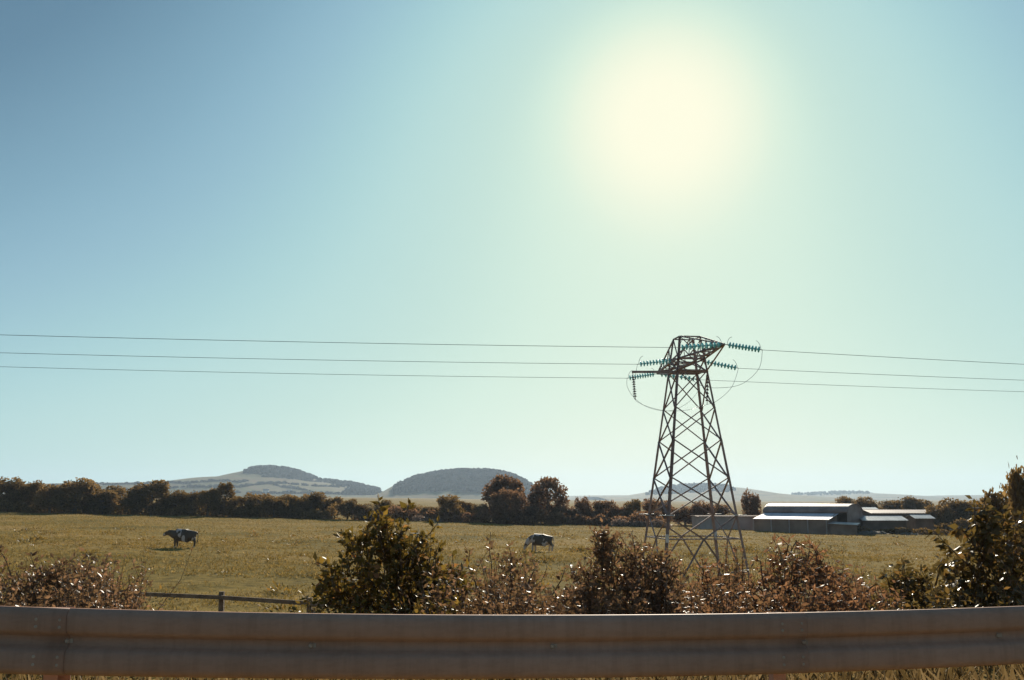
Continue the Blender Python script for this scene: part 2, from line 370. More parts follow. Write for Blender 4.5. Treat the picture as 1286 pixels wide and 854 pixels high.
# ------------------------------------------------------------------ bushes on the bank
def wob(a, b, k, amp):
    a = Vector(a); b = Vector(b); L_ = (b-a).length; pts = []
    o1 = Vector(RNG.normal(size=3)); 
    for i in range(k+1):
        t = i/k; pts.append(a.lerp(b, t)+o1*(math.sin(t*math.pi)*amp*L_)+Vector(RNG.normal(size=3))*amp*.25*L_*(t*(1-t)*4))
    return pts
def bush(name, label, mat, Y, basepx, lobes, shoots=(), leaf=.075, twigs=60, per=9, aspect=.5, droop=.0, group=None):
    """lobes: (px, py, rx, ry) in photo pixels at ground distance Y; shoots: lists of pixels from the base to a tip"""
    s = Y/F
    bx = at(basepx, 780, Y).x; base = Vector((bx, Y, gz(bx, Y)-.05))
    root = empty(name, base); tag(root, label, 'bush', group)
    stems = MB(); LP = []; LD = []; LS = []
    def leafy(pts, n_, t0, sz):
        for _ in range(n_):
            t = t0+(1-t0)*RNG.random(); f = t*(len(pts)-1); i = min(int(f), len(pts)-2)
            p = pts[i].lerp(pts[i+1], f-i); d = (pts[i+1]-pts[i]).normalized()
            o = Vector(RNG.normal(size=3)); o = (o-d*o.dot(d)).normalized()
            dd = d*.5+o*.9+Vector((0, 0, -droop)); LP.append(p+o*.01); LD.append(dd); LS.append(sz*(.6+.7*RNG.random()))
    for (px, py, rx, ry) in lobes:
        c = at(px, py, Y); a = rx*s; b_ = ry*s; dpt = min(a, b_)*.95+.15
        hub = base.lerp(Vector((c.x, c.y, max(c.z-b_*.55, base.z+.1))), 1.0)
        lim = wob(base+Vector((RNG.normal()*.15, RNG.normal()*.15, 0)), hub, 5, .05)
        stems.tube(lim, [max(.006, .022*(1-.13*i)) for i in range(6)], 5)
        cnt = int(twigs*max(.35, (rx*ry)/2500.))
        for _ in range(cnt):
            v = RNG.normal(size=3); v /= np.linalg.norm(v); rr = (.35+.65*RNG.random()**.6)*(1+.16*RNG.normal())
            e = c+Vector((v[0]*a*rr, v[1]*dpt*rr, v[2]*b_*rr))
            if e.z < gz(e.x, e.y)+.05: e.z = gz(e.x, e.y)+.05+.3*RNG.random()
            st = lim[3+int(RNG.integers(0, 3))].lerp(e, .1+.35*RNG.random())
            tw = wob(st, e, 4, .10); stems.tube(tw, [.006,.005,.004,.003,.002], 3, False)
            leafy(tw, int(per*(.6+.8*RNG.random())), .25, leaf)
    for sh in shoots:
        pts = [at(px, py, Y+(RNG.random()-.5)*.3) for px, py in sh]
        full = []
        for a_, b_ in zip(pts[:-1], pts[1:]): full += wob(a_, b_, 4, .03)[:-1]
        full.append(pts[-1]); k = len(full)
        stems.tube(full, [.011-.009*i/k for i in range(k)], 4)
        L_ = sum((full[i+1]-full[i]).length for i in range(k-1))
        leafy(full, int(L_*34), .2, leaf*1.1)
    put('stems', stems.mesh('stems'), M['twig'], root)
    P = np.array([tuple(p) for p in LP]); D = np.array([tuple(p) for p in LD]); S = np.array(LS)
    V_, F_ = leaves(P, S, D, aspect, .3)
    at_ = np.clip(np.repeat(RNG.beta(1.6, 2.0, len(P)), 2), 0, 1)
    fo = put('foliage', np_mesh('foliage', V_, F_, False, at_), mat, root); fo['kind'] = 'stuff'
    return root
bush('hedge_bush', 'low sparse russet bush in front of the fence end, beside the standing cow', M['bush_brown'], 12.5, 75,
     [(90,748,78,42),(45,732,48,36),(105,722,46,30),(20,742,40,42),(150,758,38,24),(70,715,34,20),(130,738,34,26)],
     [[(60,760),(45,715),(38,696)],[(100,750),(112,712),(108,692)],[(20,750),(8,705),(-4,688)],[(140,765),(165,735),(178,722)],[(60,740),(78,712),(95,700)]], .07, 95, 8, .45)
bush('hedge_bush', 'tallest olive-green bush with yellowing leaves, at the fence end', M['bush_olive'], 11.5, 490,
     [(485,715,66,52),(480,680,48,32),(452,676,28,26),(515,684,38,30),(435,722,42,44),(552,722,46,44),(500,752,85,25),(415,744,26,28),(476,654,20,18),(540,700,36,28),(575,750,32,26)],
     [[(475,680),(478,645),(474,622)],[(520,690),(540,670),(552,654)],[(430,720),(412,712),(396,706)],[(500,665),(512,640),(514,632)],[(520,720),(535,690),(528,668)]], .092, 66, 9, .55)
bush('hedge_bush', 'thin low bush with wispy upright shoots between two taller bushes', M['bush_brown'], 12, 640,
     [(640,745,60,30),(610,725,30,28),(665,725,35,25),(640,705,20,16),(695,752,30,22)],
     [[(615,740),(617,705),(616,668)],[(640,730),(642,700),(638,684)],[(660,740),(672,712),(668,700)],[(600,740),(588,710),(590,690)],[(690,755),(704,730),(710,712)]], .065, 60, 7, .5)
bush('hedge_bush', 'dense brown bush with a pointed leafy top in front of the pylon', M['bush_brown'], 11, 775,
     [(760,745,55,35),(765,700,32,32),(758,680,16,20),(812,722,52,44),(800,696,40,28),(842,718,28,30),(738,722,26,30),(725,752,30,22),(840,752,25,22),(790,765,70,18)],
     [[(757,700),(758,675),(757,656)],[(757,690),(748,674),(744,666)],[(760,690),(770,676),(774,668)],[(830,720),(838,700),(842,690)],[(730,745),(722,722),(716,712)]], .065, 95, 9, .5)
bush('hedge_bush', 'low orange-tinged bush at the foot of the pylon', M['bush_red'], 12.2, 880,
     [(875,740,28,32),(895,728,22,22),(870,760,45,18),(915,758,30,22)],
     [[(880,745),(884,715),(880,700)],[(895,740),(904,715),(900,704)]], .06, 70, 8, .5)
bush('hedge_bush', 'russet red bush with drooping leaves, beside the narrow upright shrub', M['bush_red'], 11.5, 1010,
     [(985,715,38,46),(1008,694,32,26),(965,735,32,34),(1045,728,36,36),(1075,750,28,24),(1010,760,80,18),(1030,715,18,14)],
     [[(985,710),(990,685),(975,672)],[(990,700),(1000,680),(1016,690)],[(960,740),(955,705),(944,702)],[(1030,720),(1024,690),(1036,700)],[(1080,750),(1098,735),(1104,742)]], .08, 80, 9, .42, .5)
bush('hedge_bush', 'low dark bush with glinting leaves beside the large dark arching bush', M['bush_dark'], 11.2, 1150,
     [(1145,745,32,28),(1175,735,30,28),(1130,730,16,20),(1160,762,45,16)],
     [[(1140,745),(1135,712),(1133,702)],[(1175,735),(1180,708),(1184,700)],[(1120,750),(1115,728),(1108,720)]], .09, 75, 8, .5, .2)
bush('hedge_bush', 'large dark bush with long leafy branches arching out over the field', M['bush_dark'], 10.5, 1250,
     [(1250,715,48,60),(1225,680,24,30),(1270,680,30,40),(1225,745,45,30),(1280,740,30,40),(1235,655,14,20),(1205,715,24,24)],
     [[(1230,730),(1195,690),(1170,664)],[(1230,690),(1224,650),(1222,626)],[(1240,680),(1238,640),(1236,630)],[(1200,720),(1182,708),(1176,716)],[(1225,690),(1205,662),(1198,668)],[(1265,690),(1262,655),(1258,640)],[(1275,680),(1281,650),(1284,640)]], .1, 62, 8, .5, .45)
def undergrowth(name, label, mat, n_, px0, px1, Y0, Y1, h0, h1, leaf, per):
    LP = []; LD = []; LS = []; st = MB()
    for _ in range(n_):
        Y = Y0+(Y1-Y0)*RNG.random(); px = px0+(px1-px0)*RNG.random(); x = (px-CX)/F*Y*1.01
        z = gz(x, Y)-.03; k_ = .55+.45*math.sin(px*.05+math.sin(px*.021)*2)
        h = (h0+(h1-h0)*RNG.random())*(.55+.45*k_); ln = Vector((RNG.normal()*.22, RNG.normal()*.22, 1))*h
        a_ = Vector((x, Y, z)); pts = wob(a_, a_+ln, 4, .06); st.tube(pts, [.006,.005,.004,.003,.002], 3, False)
        for _ in range(int(per*(.5+RNG.random()))):
            t = .15+.85*RNG.random(); f_ = t*4; i = min(int(f_), 3); o = Vector(RNG.normal(size=3)); o.z *= .6
            LP.append(pts[i].lerp(pts[i+1], f_-i)); LD.append(o.normalized()+Vector((0,0,.25))); LS.append(leaf*(.5+.8*RNG.random()))
    P = np.array([tuple(p) for p in LP]); D = np.array([tuple(p) for p in LD])
    V_, F_ = leaves(P, np.array(LS), D, .45, .3)
    root = empty(name, (float(P[:,0].mean()), (Y0+Y1)/2, gz(float(P[:,0].mean()), (Y0+Y1)/2))); tag(root, label, 'undergrowth', kind='stuff')
    o = put('foliage', np_mesh('foliage', V_, F_, False, np.repeat(RNG.beta(1.7,1.9,len(P)), 2)), mat, root); o['kind'] = 'stuff'
    o = put('stalks', st.mesh('stalks'), M['twig'], root); o['kind'] = 'stuff'
undergrowth('bank_undergrowth', 'tangle of brown weeds and brambles along the top of the bank', M['bush_brown'], 1250, 545, 960, 9.5, 14, .45, 1.05, .06, 22)
undergrowth('bank_undergrowth', 'rusty weeds between the red bush and the large dark bush', M['bush_red'], 620, 850, 1110, 9.5, 14, .4, .95, .06, 22)
undergrowth('bank_undergrowth', 'dark weeds under the large dark arching bush', M['bush_dark'], 420, 1090, 1330, 9, 13, .4, .8, .07, 20)
undergrowth('bank_undergrowth', 'brown weeds around the low russet bush', M['bush_brown'], 520, -60, 185, 10, 14, .45, 1.05, .06, 22)
undergrowth('bank_undergrowth', 'olive weeds at the foot of the tallest bush', M['bush_olive'], 260, 395, 600, 9.5, 13, .4, .8, .07, 20)
# narrow upright shrub
base = at(925, 775, 12.4); base.z = gz(base.x, 12.4)-.05; top = at(926, 684, 12.4); hgt = top.z-base.z
root = empty('upright_shrub', base); tag(root, 'narrow upright brown shrub standing against the pylon leg', 'bush')
st = MB(); LP = []; LD = []
for k_ in range(46):
    a = RNG.random()*6.283; h_ = hgt*(.45+.55*RNG.random()**.7); r_ = .20*RNG.random()**.5*(1-.35*(h_/hgt))
    tw = wob(base+Vector((.05*math.cos(a), .05*math.sin(a), 0)), base+Vector((math.cos(a)*r_, math.sin(a)*r_, h_)), 6, .02)
    st.tube(tw, [.008,.007,.006,.005,.004,.003,.002], 3, False)
    for _ in range(38):
        t = .15+.85*RNG.random(); f_ = t*6; i_ = min(int(f_), 5); o = Vector(RNG.normal(size=3)); LP.append(tw[i_].lerp(tw[i_+1], f_-i_)); LD.append(o.normalized()*.8+Vector((0,0,.7)))
put('stems', st.mesh('stems'), M['twig'], root)
P = np.array([tuple(p) for p in LP]); D = np.array([tuple(p) for p in LD]); V_, F_ = leaves(P, .035+.035*RNG.random(len(P)), D, .4, .3)
o = put('foliage', np_mesh('foliage', V_, F_, False, np.repeat(RNG.beta(1.8,2,len(P)), 2)), M['bush_brown'], root); o['kind'] = 'stuff'

# ------------------------------------------------------------------ wooden fence
pf = [(170,739.5,24.0),(280,743,23.4),(390,750.5,22.6),(500,757,21.9),(612,764,21.2)]
b0 = at(280, 743, 23.4); fe = empty('rail_fence', (b0.x, b0.y, gz(b0.x, b0.y)))
tag(fe, 'weathered wooden post and rail fence at the foot of the bank', 'fence')
tops = [at(*p) for p in pf]
for i, p in enumerate(tops):
    mb = MB(); z0 = gz(p.x, p.y)-.3; lean = Vector((RNG.normal()*.025, RNG.normal()*.03, 0))
    mb.bar((p.x, p.y, z0), p+lean, .11, .10); mb.build('post', M['wood'], fe)
for i in range(4):
    for dz in (.12, .52):
        a = tops[i]+Vector((-.06, -.075, -dz+RNG.normal()*.012)); b = tops[i+1]+Vector((.05, -.075-.004*i, -dz+RNG.normal()*.012))
        mb = MB(); mb.bar(a+Vector((0,-.004*(i%2)*8,0)), b+Vector((0,-.004*(i%2)*8,0)), .04, .09); mb.build('rail', M['wood'], fe)

# ------------------------------------------------------------------ pylon
TC = at(866, 560, 43.5); TX, TY = TC.x, TC.y
U = Vector((.137, -.99, 0)).normalized(); VV = Vector((.99, .137, 0)).normalized()
Z0 = CAM.z
def side(zr): return max(.5, .92+(6.97-zr)*.262)
def corner(i, zr):
    su, sv = ((1,1),(1,-1),(-1,-1),(-1,1))[i]; h = side(zr)/2
    return Vector((TX, TY, Z0+zr))+U*(su*h)+VV*(sv*h)
zg = gz(TX, TY)-Z0
py = empty('lattice_pylon', (TX, TY, zg+Z0)); tag(py, 'steel lattice electricity pylon carrying three wires in the field', 'pylon')
def member(nm, a, b, w_, up=(0,0,1)):
    mb = MB(); mb.angle(a, b, w_, Vector(up)); return mb.build(nm, M['steel'], py)
LV = [-1.7, -.75, .85, 2.45, 3.85, 5.45, 5.97, 6.97]
for i in range(4):
    out = (corner(i, 0)-Vector((TX, TY, Z0))).normalized()
    member('leg', corner(i, zg-.3), corner(i, 2.45), .105, out); member('leg', corner(i, 2.45), corner(i, 6.97), .085, out)
    mb = MB(); f = corner(i, zg); mb.box(f+Vector((0,0,.05)), (.5,.5,.5)); mb.build('footing', M['shed_wall'], py)
for i in range(4):
    j = (i+1) % 4; nrm = ((corner(i,0)+corner(j,0))/2-Vector((TX,TY,Z0))); nrm.z = 0; nrm.normalize()
    for a, b in ((-.75,.85),(.85,2.45),(2.45,3.85),(3.85,5.45)):
        wd = .058 if a < 2 else .05
        member('brace', corner(i,a)+nrm*.03, corner(j,b)+nrm*.03, wd, nrm); member('brace', corner(j,a)-nrm*.03, corner(i,b)-nrm*.03, wd, nrm)
    member('brace', corner(i,5.45), corner(j,5.97), .05, nrm); member('brace', corner(j,5.45)-nrm*.04, corner(i,5.97)-nrm*.04, .05, nrm)
    member('brace', corner(i,5.97), corner(j,6.97), .04, nrm)
    for z in (-1.7, 5.45, 5.97, 6.97): member('horizontal', corner(i,z), corner(j,z), .07 if z < 6.5 and z > 0 else .055, (0,0,1))
    mid = (corner(i,-1.7)+corner(j,-1.7))/2
    for q in (i, j):
        member('brace', corner(q,-.75), mid, .058, nrm); member('brace', mid-nrm*.02, corner(q, zg+.35), .062, nrm)
        c1 = corner(q, -1.7).lerp(corner(q, zg+.35), .45); c2 = mid.lerp(corner(q, zg+.35), .45); member('strut', c1, c2, .045, nrm)
    # plan bracing
    member('horizontal', (corner(i,5.45)+corner(j,5.45))/2, (corner(j,5.45)+corner((i+2)%4,5.45))/2, .05)
    # climbing guard arms at the top of the bottom panel
    for q, r_ in ((i, j), (j, i)):
        c = corner(q, -.72); d_ = (corner(q,-.72)-corner(r_,-.72)).normalized()
        mb = MB(); mb.bar(c-d_*.25+nrm*.08, c+d_*.42+nrm*.08, .035, .035); mb.build('climbing_guard', M['sign'], py)
# arms
def arm(sgn, tip):
    ia, ib = ((0,1),(2,3))[0 if sgn > 0 else 1]
    for q in (ia, ib):
        member('arm_chord', corner(q,5.97), tip, .085, (0,0,1)); member('arm_chord', corner(q,6.97), tip, .055, (0,0,1)); member('arm_chord', corner(q,5.45), tip-Vector((0,0,.02)), .07, (0,0,1))
    for k_ in range(1, 4):
        t = k_/4.; a_ = corner(ia,5.97).lerp(tip,t); b_ = corner(ib,5.97).lerp(tip,t); member('arm_lacing', a_, b_, .04)
        t2 = (k_-1)/4.; c_ = corner(ib if k_%2 else ia,5.97).lerp(tip,t2); member('arm_lacing', c_, a_ if k_%2 else b_, .04)
        for q in (ia, ib):
            d_ = corner(q,6.97).lerp(tip,t); e_ = corner(q,5.97).lerp(tip,t); f_ = corner(q,5.97).lerp(tip,t2)
            member('arm_lacing', d_, e_, .035); member('arm_lacing', d_, f_, .035)
ARM = 4.75
tipN = Vector((TX,TY,Z0+5.97))+U*ARM; tipF = Vector((TX,TY,Z0+5.97))-U*ARM
arm(1, tipN); arm(-1, tipF)
# side beam that holds the jumper string off the body
bl = at(793.5, 467, TY-.2); br = corner(0, 5.4)
mb = MB(); mb.bar(bl, br+VV*.05, .07, .10); mb.build('side_beam', M['steel'], py)
for q, zz in ((corner(1, -1.66), 0), (corner(3, -1.66), 1)):
    mb = MB(); c = q-U*.0+Vector((-.0,-.10,.0)); mb.box(c, (.13,.012,.34)); tag(mb.build('number_plate', M['sign'], py), 'small pale plate')

# insulators, conductors and jumpers
def string(a, b, nd, mat, label, rad=.127, horn=True, group=None):
    a = Vector(a); b = Vector(b); d = (b-a); L_ = d.length; d.normalize()
    root = empty('insulator_string', a); tag(root, label, 'insulator', group)
    mb = MB(); mb.tube([a, b], .016, 6); mb.build('link_rod', M['steel'], root)
    t0 = .14 if L_ > 1 else .08; gap = (L_-t0-.1)/nd; mb = MB()
    for k_ in range(nd):
        c = a+d*(t0+gap*(k_+.1))
        mb.tube([c, c+d*gap*.25, c+d*gap*.48, c+d*gap*.55, c+d*gap*.6], [.03,.05,rad,rad,.03], 12)
    mb.build('discs', mat, root, True)
    if horn:
        for e, s_ in ((a+d*.12, 1), (b-d*.06, -1)):
            side_ = Vector((0,0,1)); mb = MB()
            mb.tube([e+side_*(.34*math.sin(q))+d*s_*(.16*(1-math.cos(q*1.2))-.0) for q in np.linspace(0, 1.5, 7)], .009, 5)
            mb.build('arcing_horn', M['wire'], root)
    return root
def px_on(px, py_, p0, d2):                # the point seen at a pixel in the upright plane through p0 along d2
    r = ray(px, py_); nrm = Vector((-d2.y, d2.x, 0)); return CAM+r*((p0-CAM).dot(nrm)/r.dot(nrm))
OFFL = -VV; OFFR = VV
mL = (corner(1,5.97)+corner(2,5.97))/2; mR = (corner(0,5.97)+corner(3,5.97))/2
phases = [('nearest the road', tipN, (852,436.5), (0,420.5), tipN, (957.5,439.5), (1286,457.5)),
          ('in the middle', mL, (800.5,457.5), (0,443), mR, (927.5,462.5), (1286,477.5)),
          ('farthest from the road', tipF, (787.5,475), (0,460.5), tipF, (880,477), (1286,492))]
ends = []
for nm, aL, eL, fL, aR, eR, fR in phases:
    pr = []
    for a_, e_, f_, sd in ((aL, eL, fL, 'left'), (aR, eR, fR, 'right')):
        d2 = VV
        p = px_on(*e_, a_, d2); q = px_on(*f_, a_, d2)
        string(a_, p, 10, M['disc'], 'teal glass disc string on the pylon\'s phase %s, pulling %s' % (nm, 'toward the cows' if sd == 'left' else 'toward the barns'))
        L_ = (q-p); T = math.hypot(L_.x, L_.y); c = .00035; s_ = (L_.z-c*T*T)/T; h_ = Vector((L_.x, L_.y, 0)).normalized()
        pts = []
        for t in np.linspace(0, T*2.4, 40): pts.append(p+h_*t+Vector((0, 0, s_*t+c*t*t)))
        mb = MB(); mb.tube(pts, .0095, 6)
        tag(mb.build('power_line', M['wire'], None, True), 'overhead wire %s, running from the pylon %s' % (nm, 'over the cows' if sd == 'left' else 'over the barns'), 'power line', 'overhead wires')
        pr.append(p)
    ends.append(pr)
# hanging strings for the jumpers
hl = at(803, 506, TY-.2); pL0 = bl+VV*.04-Vector((0,0,.05))
string(pL0, at(798, 502, TY-.2), 9, M['pdisc'], 'brown disc string hanging from the end of the pylon\'s side beam', .085, False)
pR0 = corner(0, 5.45)+VV*.03; pR1 = at(888, 508, (corner(0,5.45)).y)
string(pR0, pR1, 8, M['pdisc'], 'brown disc string hanging against the pylon\'s upper body', .075, False)
def catmull(P, k_=8):
    P = [Vector(p) for p in P]; out = []
    for i in range(len(P)-1):
        a = P[max(i-1,0)]; b = P[i]; c = P[i+1]; d = P[min(i+2,len(P)-1)]
        for t in np.linspace(0, 1, k_, endpoint=False):
            out.append(.5*((2*b)+(c-a)*t+(2*a-5*b+4*c-d)*t*t+(3*b-a-3*c+d)*t**3))
    return out+[P[-1]]
def jumper(pts, label):
    mb = MB(); mb.tube(catmull(pts), .008, 6); tag(mb.build('jumper_wire', M['wire'], None, True), label, 'wire', 'jumper loops on the pylon')
yN = tipN.y
jumper([ends[0][1], at(953,463,yN), at(932,482,yN), at(905,487,yN), at(880,484,yN), at(860,466,yN), ends[0][0]], 'jumper loop under the pylon arm reaching toward the road')
jumper([ends[1][1], at(919,486,TY-.9), at(901,503,TY-1.0), pR1, at(862,515,TY-1.3), at(830,515,TY-1.1), at(798,502.5,TY-.2), at(797,480,TY-.1), ends[1][0]], 'jumper loop around the pylon body held by both hanging strings')
yF = tipF.y
jumper([ends[2][1], at(876,492,yF), at(862,507,yF), at(840,516,yF), at(815,512,yF), at(797,500,yF), at(788,486,yF), ends[2][0]], 'jumper loop under the pylon arm reaching toward the hedge')

# ------------------------------------------------------------------ cows
def cowmat(name, scale, thr, seed, lo, hi):
    m, n, l = newmat(name); b = n['Principled BSDF']; tc = n.new('ShaderNodeTexCoord'); mp = n.new('ShaderNodeMapping')
    mp.inputs['Location'].default_value = (seed, seed*.7, seed*1.3); mp.inputs['Scale'].default_value = (1, .35, .8)
    z = n.new('ShaderNodeTexNoise'); z.inputs['Scale'].default_value = scale; z.inputs['Detail'].default_value = 1.5
    l.new(tc.outputs['Object'], mp.inputs[0]); l.new(mp.outputs[0], z.inputs['Vector'])
    r = ramp(n, [(thr-.012, (.075,.048,.026)), (thr+.012, (.50,.42,.38))]); l.new(z.outputs['Fac'], r.inputs[0])
    sep = n.new('ShaderNodeSeparateXYZ'); l.new(tc.outputs['Object'], sep.inputs[0])
    lg = n.new('ShaderNodeMapRange'); lg.inputs['From Min'].default_value = lo; lg.inputs['From Max'].default_value = hi
    l.new(sep.outputs['Z'], lg.inputs[0]); mx = n.new('ShaderNodeMix'); mx.data_type = 'RGBA'
    l.new(lg.outputs[0], mx.inputs[0]); mx.inputs[6].default_value = (.42,.37,.34,1); l.new(r.outputs[0], mx.inputs[7])
    l.new(mx.outputs[2], b.inputs['Base Color']); b.inputs['Roughness'].default_value = .6
    return m
def cow(loc, rz, grazing, label, mat, sc=1.0):
    root = empty('cow', loc, rz); tag(root, label, 'cow', 'cows in the pasture')
    Vt = []; E = []; Rd = []
    def v(p, r, link=None):
        Vt.append(p); Rd.append(r); i = len(Vt)-1
        if link is not None: E.append((link, i))
        return i
    rump = v((-.86,0,1.12), (.30,.27)); hip = v((-.62,0,1.04), (.40,.42), rump); loin = v((-.2,0,.96), (.46,.52), hip)
    rib = v((.2,0,.94), (.47,.54), loin); sh = v((.58,0,1.0), (.38,.47), rib); ch = v((.80,0,1.05), (.28,.38), sh)
    if grazing: neck = [((1.0,0,.98),(.20,.30)),((1.2,0,.76),(.16,.23)),((1.36,0,.52),(.16,.18)),((1.45,0,.28),(.12,.12)),((1.48,0,.13),(.11,.10))]
    else: neck = [((1.0,0,1.13),(.21,.31)),((1.2,0,1.22),(.17,.24)),((1.40,0,1.24),(.165,.19)),((1.58,0,1.07),(.12,.13)),((1.69,0,.96),(.11,.105))]
    k_ = ch; idx = []
    for p, r in neck: k_ = v(p, r, k_); idx.append(k_)
    hp = Vector(neck[2][0]); hd = (Vector(neck[4][0])-hp).normalized()
    for s_ in (-1, 1):
        e0 = v(tuple(hp-hd*.06+Vector((0, s_*.13, .03))), (.035,.035), idx[2]); v(tuple(hp-hd*.08+Vector((0, s_*.27, .02))), (.028,.05), e0)
        dx = .10*s_ if grazing else .04*s_
        a = v((.62+dx*.4, s_*.2, .78), (.17,.16), sh); a = v((.63+dx, s_*.2, .44), (.09,.09), a); a = v((.63+dx*1.3, s_*.2, .12), (.068,.068), a); v((.66+dx*1.3, s_*.2, .02), (.075,.075), a)
        hx = -.13*s_ if grazing else -.05*s_
        a = v((-.66+hx*.3, s_*.19, .8), (.23,.2), hip); a = v((-.84+hx, s_*.19, .5), (.1,.1), a); a = v((-.80+hx, s_*.19, .13), (.068,.068), a); v((-.75+hx, s_*.19, .02), (.075,.075), a)
    a = v((-1.0,0,1.22), (.05,.05), rump); a = v((-1.07,0,.95), (.03,.03), a); a = v((-1.06,0,.62), (.03,.03), a); v((-1.06,0,.42), (.05,.05), a)
    u1 = v((-.48,0,.58), (.19,.16), hip)
    me = bpy.data.meshes.new('body'); me.from_pydata(Vt, E, []); me.update()
    ob = put('body', me, mat); ob.parent = root
    md = ob.modifiers.new('skin', 'SKIN')
    for sv, r in zip(me.skin_vertices[0].data, Rd): sv.radius = r
    me.skin_vertices[0].data[rib].use_root = True; md.use_smooth_shade = True
    ss = ob.modifiers.new('sub', 'SUBSURF'); ss.levels = 2; ss.render_levels = 2
    root.scale = (sc, sc, sc)
    return root
c = hit(231, 688); cow(c, math.pi+.06, False, 'dark cow standing with head raised, away from the pylon', cowmat('dark_cow_hide', 1.9, .63, 3.1, .12, .16), 1.0)
c = hit(680, 693); cow(c, math.pi-.12, True, 'black and white patched cow grazing with its head down', cowmat('patched_cow_hide', 2.1, .535, 5.6, .35, .6), .98)
print('cow dist', hit(231,688), hit(680,693))

def crow(px, py_, rz, label):
    c = hit(px, py_); bm = bmesh.new()
    for (x, z, rx, ry, rz_) in ((0,.16,.15,.07,.075),(.14,.25,.055,.045,.05),(-.2,.13,.11,.035,.022)):
        t_ = bmesh.ops.create_icosphere(bm, subdivisions=2, radius=1)
        for v in t_['verts']: v.co = Vector((x+v.co.x*rx, v.co.y*ry, z+v.co.z*rz_))
    t_ = bmesh.ops.create_cone(bm, cap_ends=True, segments=6, radius1=.018, radius2=.002, depth=.08, matrix=Matrix.Translation((.22,0,.245)) @ Matrix.Rotation(R(90), 4, 'Y'))
    for s_ in (-1, 1): bmesh.ops.create_cone(bm, cap_ends=True, segments=6, radius1=.009, radius2=.009, depth=.12, matrix=Matrix.Translation((.0, s_*.03, .05)))
    me = bpy.data.meshes.new('crow'); bm.to_mesh(me); bm.free(); o = put('crow', me, M['crow']); o.location = c; o.rotation_euler = (0,0,rz); tag(o, label, 'bird')
M['crow'] = surf('black_feathers', (.02,.02,.022), (.035,.034,.036), 9, .5)
crow(1122.5, 675, 2.6, 'small black bird on the grass before the farm sheds')
crow(1127, 676, .4, 'small black bird facing away from its companion on the grass')
# ------------------------------------------------------------------ trees and hedges
def crown(seed, h, wd, nl, ls, base=.12, lobn=11, taper=.0, dome=False):
    rg = np.random.default_rng(seed); P = []; D = []
    if dome:                                       # a full dome of many small clumps
        cen = [(0, 0, h*.52, wd*.36, h*.36)]
        for k_ in range(46):
            v = rg.normal(size=3); v /= np.linalg.norm(v); q = .85+.12*rg.random()
            zz = h*.5+v[2]*h*.42*q
            cen.append((v[0]*wd*.43*q, v[1]*wd*.43*q, max(zz, h*.12), wd*(.07+.06*rg.random()), h*(.055+.05*rg.random())))
    else:
        cen = [(0, 0, h*.5, wd*.33, h*.33)]
        for k_ in range(lobn*2):
            a = rg.random()*6.283; t = rg.random(); zz = h*(base+.12+(.70-base*.5)*t); rr = wd*.5*(.75*math.sqrt(max(.05, 1-((zz/h-.42)/.62)**2)))*(1-taper*t)
            cen.append((math.cos(a)*rr*(.55+.5*rg.random()), math.sin(a)*rr*(.55+.5*rg.random()), zz, wd*(.09+.10*rg.random()), h*(.07+.09*rg.random())))
    wsum = np.array([(c_[3]*c_[4]) for c_ in cen]); wsum /= wsum.sum()
    for c_, w_ in zip(cen, wsum):
        k_ = int(nl*w_); v = rg.normal(size=(k_, 3)); v /= np.linalg.norm(v, axis=1, keepdims=True)
        rr = (.62+.45*rg.random(k_)**.7)[:, None]*(1+.13*rg.normal(size=(k_, 1)))
        P.append(v*rr*np.array([c_[3], c_[3], c_[4]])+np.array(c_[:3])); D.append(v*.5+rg.normal(size=(k_, 3))*.6)
    P = np.concatenate(P); D = np.concatenate(D); P[:, 2] = np.maximum(P[:, 2], .1*rg.random(len(P)))
    S = ls*(.55+.9*rg.random(len(P)))
    V_, F_ = leaves(P, S, D, .75, .25)
    return np_mesh('crown', V_, F_, False, np.repeat(np.clip(rg.beta(2,2,len(P)), 0, 1), 2))
def trunkmesh(seed, h, wd):
    rg = np.random.default_rng(seed); mb = MB(); r0 = .035*h
    mb.tube([(0,0,-.3),(.02*h*rg.normal()*.3,0,h*.2),(.02*h*rg.normal(),.01*h,h*.45),(.03*h*rg.normal(),0,h*.78)], [r0*1.25,r0,r0*.75,r0*.2], 8)
    for k_ in range(6):
        a = k_*1.05+rg.random(); z0_ = h*(.2+.06*k_); l_ = wd*.36
        mb.tube([(0,0,z0_),(math.cos(a)*l_*.5,math.sin(a)*l_*.5,z0_+h*.10),(math.cos(a)*l_,math.sin(a)*l_,z0_+h*.16)], [r0*.5,r0*.32,r0*.1], 5)
    return mb.mesh('trunk', True)
CR = {}
def variant(kind, i):
    if (kind, i) not in CR:
        mat = M[kind]
        cm = crown(100+i*7+len(kind), 1.0*8, 7.5, 5200, .40, .02 if i % 3 else .1, 9+i % 5, .3 if i % 4 == 0 else 0, i >= 8)
        tm = trunkmesh(300+i, 8., 7.5); cm.materials.append(mat); tm.materials.append(M['bark']); CR[(kind, i)] = (cm, tm)
    return CR[(kind, i)]
def tree(name, label, px, top, wpx, Y, kind='tree', var=0, group=None, sink=0):
    p = at(px, top, Y); z0 = gz(p.x, Y)-sink; h = p.z-z0; wd = wpx*Y/F
    root = empty(name, (p.x, Y, z0)); tag(root, label, 'tree', group)
    cm, tm = variant(kind, var)
    for nm, me in (('trunk', tm), ('crown', cm)):
        o = bpy.data.objects.new(nm, me); COL.objects.link(o); o.parent = root
        o.rotation_euler = (0, 0, var*1.7+px); o.scale = (wd/7.3, wd/7.3, h/7.9)
    return root
